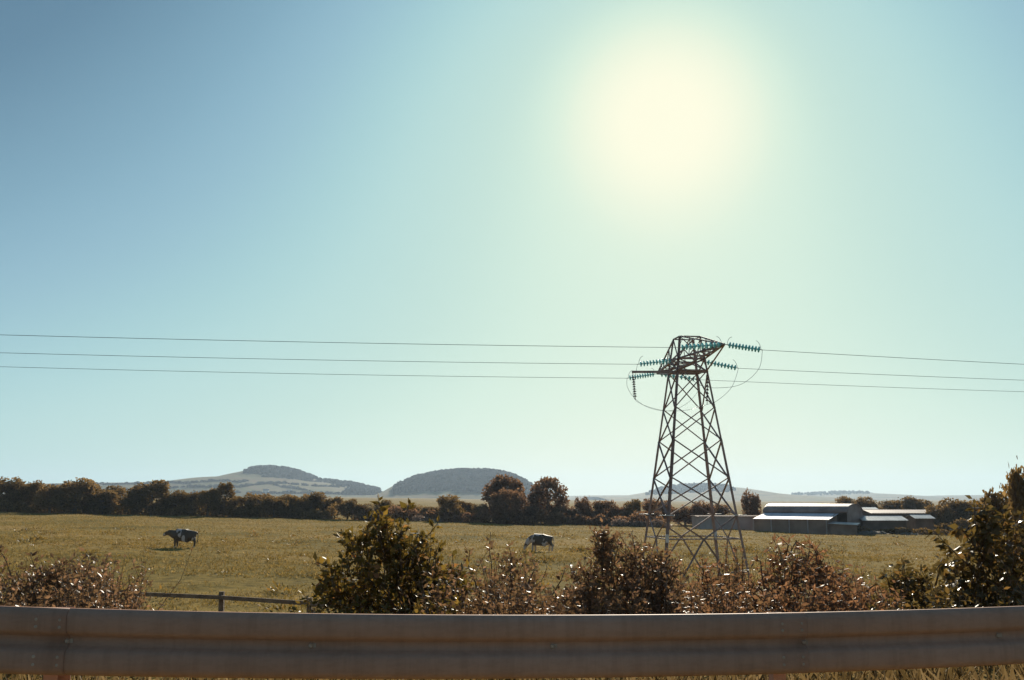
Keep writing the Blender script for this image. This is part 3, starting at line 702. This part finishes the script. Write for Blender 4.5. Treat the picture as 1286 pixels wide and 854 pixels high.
# left hedgerow
gl = 'trees in the long hedge behind the standing cow'
def ll2(px):
    if px < 0: return 'big brown-green tree at the far end of the long hedge, away from the hills'
    if px < 75: return 'brown-green tree in the long hedge between its far end and the broad dark-crowned tree'
    if px < 180: return 'rounded tree in the long hedge between the broad dark-crowned tree and the yellowish one'
    if px < 275: return 'rounded tree in the long hedge directly behind the standing cow'
    return 'low rounded tree in the long hedge below the field-patterned hill'
tree('hedge_tree', 'tall bushy tree at the hedge, broad dark crown rising above its neighbours', 97, 600, 62, 186, 'tree', 3)
tree('hedge_tree', 'round-topped tree with open sides standing above the hedge before the field-patterned hill', 283, 604, 26, 186, 'tree', 11)
tree('hedge_tree', 'yellowish upright-crowned tree in the hedge behind the standing cow', 192, 603, 52, 188, 'tree', 5)
for k_, (px, tp, wp) in enumerate([(-30,596,70),(12,598,48),(40,602,40),(65,608,40),(130,614,45),(150,610,42),(222,612,40),(245,615,40),(262,612,34),(305,622,40),(325,618,40),(345,622,36),(365,620,46),(392,618,46),(415,621,34),(-60,600,60),(172,611,40),(118,608,30),(22,606,40),(378,626,34)]):
    tree('hedge_tree', ll2(px), px, tp, wp, 185+RNG.random()*9-(px > 200)*5, 'tree', k_ % 8, gl)
gc = 'trees in the hedge before the two big domed trees'
lc = 'rounded dark tree in the hedge between the fence-end bush and the big domed trees'
for k_, (px, tp, wp) in enumerate([(437,626,26),(455,632,32),(480,628,34),(520,630,40),(545,634,36),(585,628,30),(602,632,28),(500,632,34)]):
    tree('hedge_tree', lc, px, tp, wp, 180+RNG.random()*6, 'tree', (k_+3) % 8, gc)
tree('hedge_tree', 'rounded dark tree standing clear of the hedge beneath the wooded hill', 565, 620, 34, 179, 'tree', 2)
tree('domed_tree', 'big domed russet tree behind a lower domed tree, beside the wooded hill', 632, 596, 61, 186, 'tree_red', 8)
tree('domed_tree', 'lower domed tree standing before the big russet one', 638, 611, 46, 176, 'tree_red', 9)
tree('domed_tree', 'big domed tree with light showing through its crown, nearest the pylon of the domed pair', 688, 597, 52, 184, 'tree_red', 10)
tree('hedge_tree', 'small upright tree between the domed trees and the pylon', 733, 620, 26, 182, 'tree_red', 2)
tree('hedge_tree', 'small spreading tree in the hedge close beside the pylon', 758, 626, 30, 182, 'tree_red', 7)
tree('hedge_tree', 'small pale round tree at the hedge beside the pylon leg', 795, 627, 26, 182, 'tree', 5)
for k_, (px, tp, wp) in enumerate([(660,632,46),(705,634,36),(720,638,34),(745,638,34),(778,634,30),(815,640,30)]):
    tree('hedge_tree', 'low dark shrubby tree in the hedge between the grazing cow and the domed trees', px, tp, wp, 178+RNG.random()*4, 'tree_red', (k_+2) % 8, 'shrubby trees under the domed trees')
for k_, (px, tp, wp) in enumerate([(825,622,40),(860,632,34),(880,628,34),(905,632,34)]):
    tree('hedge_tree', 'russet tree seen through the pylon lattice', px, tp, wp, 186+RNG.random()*4, 'tree_red', (k_+1) % 8, 'trees behind the pylon')
tree('bare_tree', 'thin reddish tree with bare twigs beside the round-roofed barn', 942, 615, 26, 190, 'tree_red', 3)
gr_ = 'greyish trees behind the farm sheds'
for k_, (px, tp, wp) in enumerate([(1062,622,36),(1082,624,36),(1098,628,26),(1120,624,40),(1145,622,42),(1160,626,34),(1050,630,24),(1028,632,22)]):
    tree('farm_tree', 'greyish hazy tree in the belt behind the farm sheds', px, tp, wp, 250+RNG.random()*20, 'tree', (k_+4) % 8, gr_, sink=1)
for k_, (px, tp, wp) in enumerate([(1178,632,34),(1195,625,44),(1215,627,40),(1240,628,40),(1262,632,40),(1300,628,50)]):
    tree('farm_tree', 'dark tree in the hedge beyond the low farm sheds', px, tp, wp, 180+RNG.random()*10, 'tree', (k_+2) % 8, 'trees beyond the farm sheds', sink=.3)
tree('field_tree', 'tall dark tree with an ivy-thick crown above the large dark arching bush', 1292, 570, 62, 60, 'tree', 7)
tree('field_tree', 'shorter spreading tree under the tall ivy-thick tree', 1262, 606, 62, 66, 'tree', 2)
# hedge bottoms
def hedge(name, label, pts, hgt, thick, mat, nl, ls):
    """pts: (px, Y) along the hedge"""
    W3 = []
    for px, Y in pts: p = at(px, 640, Y); W3.append((p.x, Y))
    b = W3[0]; root = empty(name, (b[0], b[1], gz(*b))); tag(root, label, 'hedge')
    seg = [math.dist(W3[i], W3[i+1]) for i in range(len(W3)-1)]; tot = sum(seg)
    t = RNG.random(nl)*tot; cs = np.concatenate([[0], np.cumsum(seg)])
    x = np.interp(t, cs, [p[0] for p in W3]); y = np.interp(t, cs, [p[1] for p in W3])
    hh = hgt*(.75+.25*np.sin(t*.7+np.sin(t*.23)*3)+.15*np.sin(t*1.9))
    v = RNG.normal(size=(nl, 3)); v /= np.linalg.norm(v, axis=1, keepdims=True)
    P = np.stack([x+v[:,0]*.6, y+v[:,1]*thick*.5, g(x, y)+hh*.45+v[:,2]*hh*.5], 1); P[:,2] = np.maximum(P[:,2], g(P[:,0],P[:,1])+.05)
    V_, F_ = leaves(P, ls*(.6+.8*RNG.random(nl)), v*.5+RNG.normal(size=(nl,3))*.5, .75, .25)
    o = put('foliage', np_mesh('foliage', V_, F_, False, np.repeat(RNG.beta(2,2,nl), 2)), mat, root); o['kind'] = 'stuff'
    mb = MB()
    for tt in np.arange(1, tot, 3.5):
        xx = float(np.interp(tt, cs, [p[0] for p in W3])); yy = float(np.interp(tt, cs, [p[1] for p in W3])); zz = gz(xx, yy)
        mb.tube([(xx,yy,zz-.2),(xx+.1*RNG.normal(),yy,zz+hgt*.4),(xx+.3*RNG.normal(),yy,zz+hgt*.8)], [.06,.045,.015], 5)
    mb.build('stems', M['bark'], root)['kind'] = 'stuff'
hedge('field_hedge', 'long dark hedge closing the pasture behind the standing cow', [(-90,188),(200,187),(425,182)], 2.6, 3, M['tree'], 17000, .42)
hedge('field_hedge', 'dark hedge along the pasture under the domed trees', [(446,181),(640,176),(830,174)], 2.3, 3, M['tree_red'], 13000, .4)
hedge('field_hedge', 'dark hedge beyond the low farm sheds', [(1150,174),(1240,172),(1330,170)], 2.0, 3, M['tree'], 7000, .4)
hedge('yard_hedge', 'low dark overgrown hedge in front of the bright-roofed sheds', [(1070,158),(1130,157),(1192,158)], .95, 1.6, M['tree'], 3600, .26)
hedge('bramble_bank', 'low pale bramble growth at the hedge foot beside the farm', [(770,172),(838,171)], 1.1, 2, M['bramble'], 2600, .3)
hedge('bramble_bank', 'low pale bramble strip at the hedge foot beneath the wooded hill', [(520,175),(552,175)], .8, 1.5, M['bramble'], 900, .28)

# ------------------------------------------------------------------ farm
def quad(mb, a, b, c, d, th=.06):
    a, b, c, d = map(Vector, (a, b, c, d)); n_ = (b-a).cross(d-a).normalized()*th
    mb.add([a,b,c,d,a-n_,b-n_,c-n_,d-n_], [(0,1,2,3),(7,6,5,4),(0,4,5,1),(1,5,6,2),(2,6,7,3),(3,7,4,0)])
def local(o, ax):                            # a building's frame: origin and the direction of its long side
    ax = Vector((ax[0], ax[1], 0)).normalized(); ay = Vector((-ax.y, ax.x, 0)); o = Vector(o)
    return lambda x, y, z: o+ax*x+ay*y+Vector((0,0,z))
def corrugated(mb, f, x0, x1, pts, pitch=.6, amp=.035):
    """a sheet roof: pts (y, z) profile, waves running along it"""
    n_ = int((x1-x0)/pitch*2); b0 = len(mb.v); k_ = len(pts)
    for i in range(n_+1):
        for (y, z) in pts: mb.v.append(tuple(f(x0+(x1-x0)*i/n_, y, z+amp*(i % 2))))
    for i in range(n_):
        for j in range(k_-1): a = b0+i*k_+j; mb.f.append((a, a+k_, a+k_+1, a+1))
BY = 165.
o = at(960, 664, BY); o.z = gz(o.x, o.y); al = R(38); bx_ = (math.cos(al), -math.sin(al))
f = local(o, bx_)   # x along the barn towards the right, y into the distance
barn = empty('round_roofed_barn', o); tag(barn, 'round-roofed sheet metal hay barn with a sloping lean-to in front', 'barn')
L_ = 13.6; W_ = 7.0; hw = 3.0; rise = 1.4
arc = [(W_/2-math.cos(a)*W_/2, hw+rise*math.sin(a)) for a in np.linspace(0, math.pi, 15)]
mb = MB(); corrugated(mb, f, -.2, L_+.25, arc, .5, .03); mb.build('barrel_roof', M['rust_roof'], barn, True).modifiers.new('t','SOLIDIFY').thickness = .04
for xx, nm in ((L_, 'gable_wall'), (0, 'gable_wall')):
    mb = MB(); n_ = len(arc); vs_ = [f(xx, W_*.02 if i == 0 else y*.99+.03, z-.05) for i, (y, z) in enumerate(arc)]+[f(xx, W_-.03, -.5), f(xx, .03, -.5)]
    mb.add(vs_, [tuple(range(len(vs_)))]); mb.build(nm, M['rust_roof'], barn).modifiers.new('t','SOLIDIFY').thickness = .05
mb = MB(); quad(mb, f(0,W_,-.5), f(L_,W_,-.5), f(L_,W_,hw), f(0,W_,hw)); mb.build('back_wall', M['dark_wall'], barn)
lt = 4.4; le = 2.05
mb = MB(); corrugated(mb, f, .1, L_-1.2, [(-lt, le), (-lt*.5, le+.43), (-.02, le+.86)], .5, .03); mb.build('lean_to_roof', M['lean_to'], barn).modifiers.new('t','SOLIDIFY').thickness = .04
mb = MB(); quad(mb, f(0,-lt+.3,-.5), f(L_-1.6,-lt+.3,-.5), f(L_-1.6,-lt+.3,le), f(0,-lt+.3,le)); mb.build('front_wall', M['dark_wall'], barn)
mb = MB(); quad(mb, f(L_-1.5,-lt+.3,-.5), f(L_-1.5,0,-.5), f(L_-1.5,0,le+1.), f(L_-1.5,-lt+.3,le)); quad(mb, f(0,0,-.5), f(0,-lt+.3,-.5), f(0,-lt+.3,le), f(0,0,le+1.)); mb.build('lean_to_end', M['dark_wall'], barn)
for k_ in range(5):
    mb = MB(); p = f(.05+k_*(L_-1.7)/4, -lt+.22, 0); mb.bar(p-Vector((0,0,.5)), p+Vector((0,0,le)), .16, .16); mb.build('post', M['shed_wall'], barn)
# small porch roof and rear-side lean-to
mb = MB(); quad(mb, f(L_-1.3,-4.6,1.5), f(L_+3.0,-4.2,1.35), f(L_+3.0,-2.6,1.6), f(L_-1.3,-2.6,1.75)); mb.build('porch_roof', M['sheet_roof'], barn)
mb = MB(); quad(mb, f(L_-1.2,-3.9,-.5), f(L_+2.8,-3.7,-.5), f(L_+2.8,-3.7,1.4), f(L_-1.2,-3.9,1.5)); mb.build('porch_wall', M['dark_wall'], barn)
mb = MB(); corrugated(mb, f, .3, L_+.1, [(W_+.05, hw-.1), (W_+4.5, hw-1.5)], .5, .03); mb.build('rear_roof', M['rust_roof'], barn).modifiers.new('t','SOLIDIFY').thickness = .04
mb = MB(); quad(mb, f(L_,W_,-.5), f(L_,W_+4.4,-.5), f(L_,W_+4.4,hw-1.5), f(L_,W_,hw-.15)); mb.build('rear_end', M['rust_roof'], barn)
def shed(name, label, px0, px1, yb, ye, yr, Y, dep, wall, roof, slant=0.0, base_drop=.5, post=False):
    """a low shed: front wall between two pixels, eave and ridge heights from their pixels"""
    a = at(px0, ye, Y); b = at(px1, ye, Y+slant); ax = (b-a); Ld = math.hypot(ax.x, ax.y)
    o = Vector((a.x, a.y, min(gz(a.x, a.y), gz(b.x, b.y)))); f = local(o, (ax.x, ax.y))
    e = (a.z+b.z)/2-o.z; r = at((px0+px1)/2, yr, Y+dep*.5).z-o.z
    s_ = empty(name, o); tag(s_, label, 'shed')
    mb = MB(); quad(mb, f(0,0,-base_drop), f(Ld,0,-base_drop), f(Ld,0,e), f(0,0,e)); mb.build('front_wall', wall, s_)
    mb = MB(); quad(mb, f(Ld,dep,-base_drop), f(0,dep,-base_drop), f(0,dep,e), f(Ld,dep,e)); mb.build('back_wall', wall, s_)
    for xx in (0.07, Ld-.01):
        mb = MB(); mb.add([f(xx,.07,-base_drop), f(xx,dep-.07,-base_drop), f(xx,dep-.07,e), f(xx,dep/2,r-.02), f(xx,.07,e)], [(0,1,2,3,4)])
        mb.build('gable_wall', wall, s_).modifiers.new('t','SOLIDIFY').thickness = .05
    for pts in ([(-.35, e-.08), (dep/2, r)], [(dep+.35, e-.08), (dep/2+.01, r+.004)]):
        mb = MB(); corrugated(mb, f, -.25, Ld+.25, pts, .5, .03); mb.build('roof_slope', roof, s_).modifiers.new('t','SOLIDIFY').thickness = .04
    return s_, f, Ld, e
s_, f2, Ld, e = shed('farm_shed', 'grey sheet-walled shed seen behind the pylon legs, joined to the barn side', 878, 958, 666, 648, 647.5, 168, 7, M['shed_wall'], M['dark_wall'])
for k_ in range(1, 5):
    mb = MB(); p = f2(Ld*k_/5, -.05, 0); mb.bar(p, p+Vector((0,0,e-.1)), .1, .06); mb.build('pilaster', M['shed_wall'], s_)
shed('farm_shed', 'long low dark shed with a bright sunlit roof next to the barn', 1084, 1138, 660, 653, 648, 160, 5, M['shed_dark'], M['sheet_roof'])
shed('farm_shed', 'small low shed with a bluish roof beyond the bright-roofed shed', 1150, 1172, 658, 650.5, 646.5, 166, 4, M['shed_dark'], M['sheet_roof'])
shed('farm_shed', 'pale-roofed shed standing behind the round-roofed barn', 1050, 1108, 655, 643, 637, 190, 8, M['shed_dark'], M['sheet_roof'])
shed('farm_shed', 'long dark shed stretching behind the bright-roofed shed', 1095, 1190, 658, 644, 640, 182, 8, M['shed_dark'], M['rust_roof'])
shed('farm_shed', 'grey shed partly hidden by the large dark arching bush', 1258, 1300, 662, 648, 640, 150, 7, M['shed_wall'], M['slate'])
# rubble heaps
def heap(px, Y, wpx, hpx, label):
    p = at(px, 660, Y); wd = wpx*Y/F; h = hpx*Y/F; z0 = gz(p.x, Y); nx_ = 22; ny_ = 12; vs_ = []; fs_ = []
    for j in range(ny_):
        for i in range(nx_):
            u = i/(nx_-1)*2-1; v = j/(ny_-1)*2-1; k_ = max(0, 1-u*u)**.7*max(0, 1-v*v)**.7
            vs_.append((p.x+u*wd/2, Y+v*1.8, z0-.1+k_*h*(.7+.5*RNG.random())))
    for j in range(ny_-1):
        for i in range(nx_-1): a = j*nx_+i; fs_.append((a,a+1,a+nx_+1,a+nx_))
    mb = MB(); mb.add(vs_, fs_); return tag(mb.build('soil_heap', M['heap'], None, False), label, 'heap')
M['heap'] = surf('rubble', (.07,.055,.04), (.16,.13,.09), 2.5, .95, 0, .5, 9)
heap(1095, 155, 44, 5, 'low weedy rubble heap before the bright-roofed shed')
heap(1140, 156, 34, 4, 'smaller rubble heap beyond the weedy one')

# ------------------------------------------------------------------ hills
def hill_material(name, c1, c2, c3, scale):
    m, n, l = newmat(name); b = n['Principled BSDF']; tc = n.new('ShaderNodeTexCoord')
    vo = n.new('ShaderNodeTexVoronoi'); vo.inputs['Scale'].default_value = scale; l.new(tc.outputs['Object'], vo.inputs['Vector'])
    r = ramp(n, [(0, c1), (.5, c2), (1, c3)]); l.new(vo.outputs['Color'], r.inputs[0])
    nz = n.new('ShaderNodeTexNoise'); nz.inputs['Scale'].default_value = .02; nz.inputs['Detail'].default_value = 8; l.new(tc.outputs['Object'], nz.inputs['Vector'])
    mx = n.new('ShaderNodeMix'); mx.data_type = 'RGBA'; mx.blend_type = 'MULTIPLY'; mx.inputs[0].default_value = .5
    l.new(r.outputs[0], mx.inputs[6]); l.new(nz.outputs['Color'], mx.inputs[7]); l.new(mx.outputs[2], b.inputs['Base Color'])
    b.inputs['Roughness'].default_value = .95; b.inputs['Specular IOR Level'].default_value = .05
    return m
M['hill'] = hill_material('hill_fields', (.085,.095,.035), (.16,.145,.055), (.23,.18,.095), .0075)
HILL = {}
def hill(name, crest, Y, front, back, seed=0):
    """crest: outline (px, py) seen at distance Y; slopes fall to the plain in front and behind"""
    cx_ = np.array([at(a, b, Y).x for a, b in crest]); cz_ = np.array([at(a, b, Y).z for a, b in crest])
    xs_ = np.linspace(cx_[0], cx_[-1], 260); ts = np.concatenate([np.linspace(-1, 0, 26), np.linspace(0, 1, 8)[1:]])
    crz = np.interp(xs_, cx_, cz_); k5 = np.ones(5)/5; crz = np.convolve(np.pad(crz, 2, 'edge'), k5, 'valid')
    rg = np.random.default_rng(seed); V_ = []
    ph = rg.random(6)*6
    def zf(x, y):
        t = (y-Y)/np.where(y < Y, front, back); c_ = np.interp(x, xs_, crz)
        s_ = np.cos(np.clip(np.abs(t), 0, 1)*math.pi/2)**1.25
        return -6+(c_+6)*s_+4*np.sin(x*.012+ph[0]+y*.004)*s_*(1-s_)*2
    for t in ts:
        y = Y+(front if t < 0 else back)*t
        for x in xs_: V_.append((x, y, float(zf(x, y))))
    nx_ = len(xs_); I_ = np.arange(len(V_)).reshape(len(ts), nx_)
    F_ = np.stack([I_[:-1,:-1], I_[:-1,1:], I_[1:,1:], I_[1:,:-1]], -1).reshape(-1, 4)
    tag(put(name, np_mesh(name, V_, F_, True), M['hill']), kind='structure'); HILL[name] = zf
    return zf
z1 = hill('farmland_hill', [(-250,616),(0,609),(120,606.5),(200,606),(245,603),(270,599),(300,598),(312,594),(330,590),(348,588),(372,592.5),(388,599),(398,603.5),(410,605),(440,608),(470,615),(500,620),(540,624)], 3000, 900, 700, 1)
z2 = hill('wooded_hill', [(480,623),(495,616),(505,608),(530,600),(560,594.5),(580,593),(610,593),(628,595),(642,598.5),(656,605),(668,612),(684,620),(700,626)], 2700, 600, 600, 2)
z3 = hill('far_hill', [(740,624),(780,624),(815,618),(850,611),(880,610),(910,612),(935,618),(990,623),(1010,625)], 4200, 1200, 900, 3)
z4 = hill('far_ridge', [(650,624),(760,622),(920,622),(1000,621),(1040,619),(1060,618.5),(1090,620),(1130,624),(1200,622),(1300,621),(1500,618)], 5600, 1500, 1200, 4)
def blob(rg, lo=True):
    bm = bmesh.new(); bmesh.ops.create_icosphere(bm, subdivisions=2, radius=1)
    for v in bm.verts: v.co *= 1+.22*rg.normal(); v.co.z *= 1.05
    me = bpy.data.meshes.new('b'); bm.to_mesh(me); bm.free()
    V_ = np.array([v.co[:] for v in me.vertices]); F_ = np.array([p.vertices[:] for p in me.polygons]); bpy.data.meshes.remove(me)
    return V_, F_
RB = np.random.default_rng(5); BL = [blob(RB) for _ in range(5)]
def canopy(pts, smin, smax, tall=1.15):
    Vs = []; Fs = []; At = []; n0 = 0
    for (x, y, z) in pts:
        bv, bf = BL[int(RB.integers(0, 5))]; s_ = smin+(smax-smin)*RB.random(); a = RB.random()*6.28; c_, sn = math.cos(a), math.sin(a)
        R_ = np.array([[c_,-sn,0],[sn,c_,0],[0,0,tall]])
        Vs.append(bv@R_.T*s_+np.array([x, y, z+s_*.55])); Fs.append(bf+n0); At.append(np.full(len(bf), RB.random())); n0 += len(bv)
    return np.concatenate(Vs), np.concatenate(Fs), np.concatenate(At)
def wood(name, label, zf, region, Y0, Y1, count, smin=3.5, smax=6.5, tall=1.15, cat='wood'):
    """trees on a hill face inside a photo-pixel polygon"""
    pts = []; tries = 0; xs0 = min(p[0] for p in region); xs1 = max(p[0] for p in region)
    def inside(px, py_):
        c_ = False; j = len(region)-1
        for i in range(len(region)):
            xi, yi = region[i]; xj, yj = region[j]
            if (yi > py_) != (yj > py_) and px < (xj-xi)*(py_-yi)/(yj-yi)+xi: c_ = not c_
            j = i
        return c_
    while len(pts) < count and tries < count*60:
        tries += 1; y = Y0+(Y1-Y0)*RB.random(); x = (xs0-CX+(xs1-xs0)*RB.random())/F*y; z = float(zf(x, y))
        v = Vector((x, y, z))-CAM; c_, s_ = math.cos(PITCH), math.sin(PITCH); dep = v.y*c_+v.z*s_
        px = CX+F*v.x/dep; py_ = CY-F*(-v.y*s_+v.z*c_)/dep
        if inside(px, py_): pts.append((x, y, z))
    V_, F_, A_ = canopy(pts, smin, smax, tall)
    o = put(name, np_mesh(name, V_, F_, True, A_), M['tree_far']); tag(o, label, cat, kind='stuff')
wood('hilltop_wood', 'dark wood capping the field-patterned hill', z1, [(298,600),(305,594),(320,588),(345,585),(375,590),(400,602),(385,603),(340,599)], 2650, 3080, 700)
wood('hillside_wood', 'wood running down the shoulder of the field-patterned hill', z1, [(398,604),(415,600),(440,604),(475,614),(480,622),(430,622),(440,612),(420,607)], 2400, 3050, 500)
wood('plantation_wood', 'blue-grey forest covering the whole of the rounded hill', z2, [(494,624),(496,612),(530,598),(580,590),(640,593),(668,606),(690,620),(690,627),(494,627)], 2250, 2780, 3000, 3.5, 6, 1.4)
wood('hilltop_wood', 'hazy wood on the far hill seen through the pylon', z3, [(810,622),(845,609),(885,607),(912,611),(925,617),(870,619)], 3500, 4300, 500, 5, 8)
wood('ridge_wood', 'scattered hazy trees along the far ridge', z4, [(990,622),(1030,616),(1075,616),(1110,624),(1060,622)], 5000, 5700, 160, 5, 8)
def hill_hedge(zf, label, pxs, Y0, Y1, smin=3.0, smax=6.0, step=6):
    """a dark field hedge following pixels over a hill face"""
    pts = []
    def find(px, py_):
        r = ray(px, py_); best = None
        for y in np.linspace(Y0, Y1, 500):
            p = CAM+r*(y/r.y)
            if p.z <= zf(p.x, y): return Vector((p.x, y, float(zf(p.x, y))))
        return None
    q = [find(*p) for p in pxs]; q = [p for p in q if p]
    for a, b in zip(q[:-1], q[1:]):
        n_ = max(1, int((b-a).length/step))
        for i in range(n_):
            if RB.random() < .1: continue
            p = a.lerp(b, (i+.5*RB.random())/n_); pts.append((p.x, p.y, float(zf(p.x, p.y))-1))
    if not pts: return
    V_, F_, A_ = canopy(pts, smin, smax, .8); tag(put('field_hedge', np_mesh('field_hedge', V_, F_, True, A_), M['tree_far']), label, 'hedge', 'hedges on the field-patterned hill')
hh = [[(130,609),(190,607),(250,606),(300,606),(312,604)], [(205,613),(260,612),(300,612),(330,608),(360,607),(400,611),(425,612)], [(345,609),(365,613),(390,617)], [(240,620),(300,619),(340,620),(385,620),(430,621)], [(330,599),(370,601),(410,606),(432,612)], [(150,616),(200,613.5)], [(0,612),(70,610),(130,608)]]
for k_, p in enumerate(hh): hill_hedge(z1, 'dark field hedge crossing the field-patterned hill', p, 2100, 3000)
def cottage(zf, px, py_, Y0, Y1, label):
    r = ray(px, py_)
    for y in np.linspace(Y0, Y1, 600):
        p = CAM+r*(y/r.y)
        if p.z <= zf(p.x, y): break
    z = float(zf(p.x, y)); o = Vector((p.x, y, z)); root = empty('cottage', o); tag(root, label, 'house', 'cottages on the hillside')
    mb = MB(); mb.box(o+Vector((0,0,2)), (13,7,6)); mb.build('wall', M['house'], root)
    mb = MB(); mb.add([o+Vector(v) for v in ((-7,-4,4.9),(7,-4,4.9),(7,4,4.9),(-7,4,4.9),(-7,0,8.4),(7,0,8.4))], [(0,1,5,4),(2,3,4,5),(0,4,3),(1,2,5),(3,2,1,0)]); rf = mb.build('roof', M['slate'], root)
    mb = MB(); mb.box(o+Vector((5.5,0,8.6)), (.9,.9,1.8)); mb.build('chimney', M['house'], rf)
for px, py_ in ((363,619.5),(334,618.5),(443,613),(436,617),(285,617)): cottage(z1, px, py_, 2100, 3000, 'tiny pale cottage below the field-patterned hill')

# ------------------------------------------------------------------ haze
mb = MB(); mb.box((0, 3600, 70), (14200, 7600, 180))
m, n, l = newmat('haze_air'); n.remove(n['Principled BSDF']); pv = n.new('ShaderNodeVolumePrincipled')
pv.inputs['Color'].default_value = (.58,.75,.96,1); pv.inputs['Density'].default_value = .000105; pv.inputs['Anisotropy'].default_value = .3
l.new(pv.outputs[0], n['Material Output'].inputs['Volume'])
hz = mb.build('haze', m); tag(hz, kind='stuff')
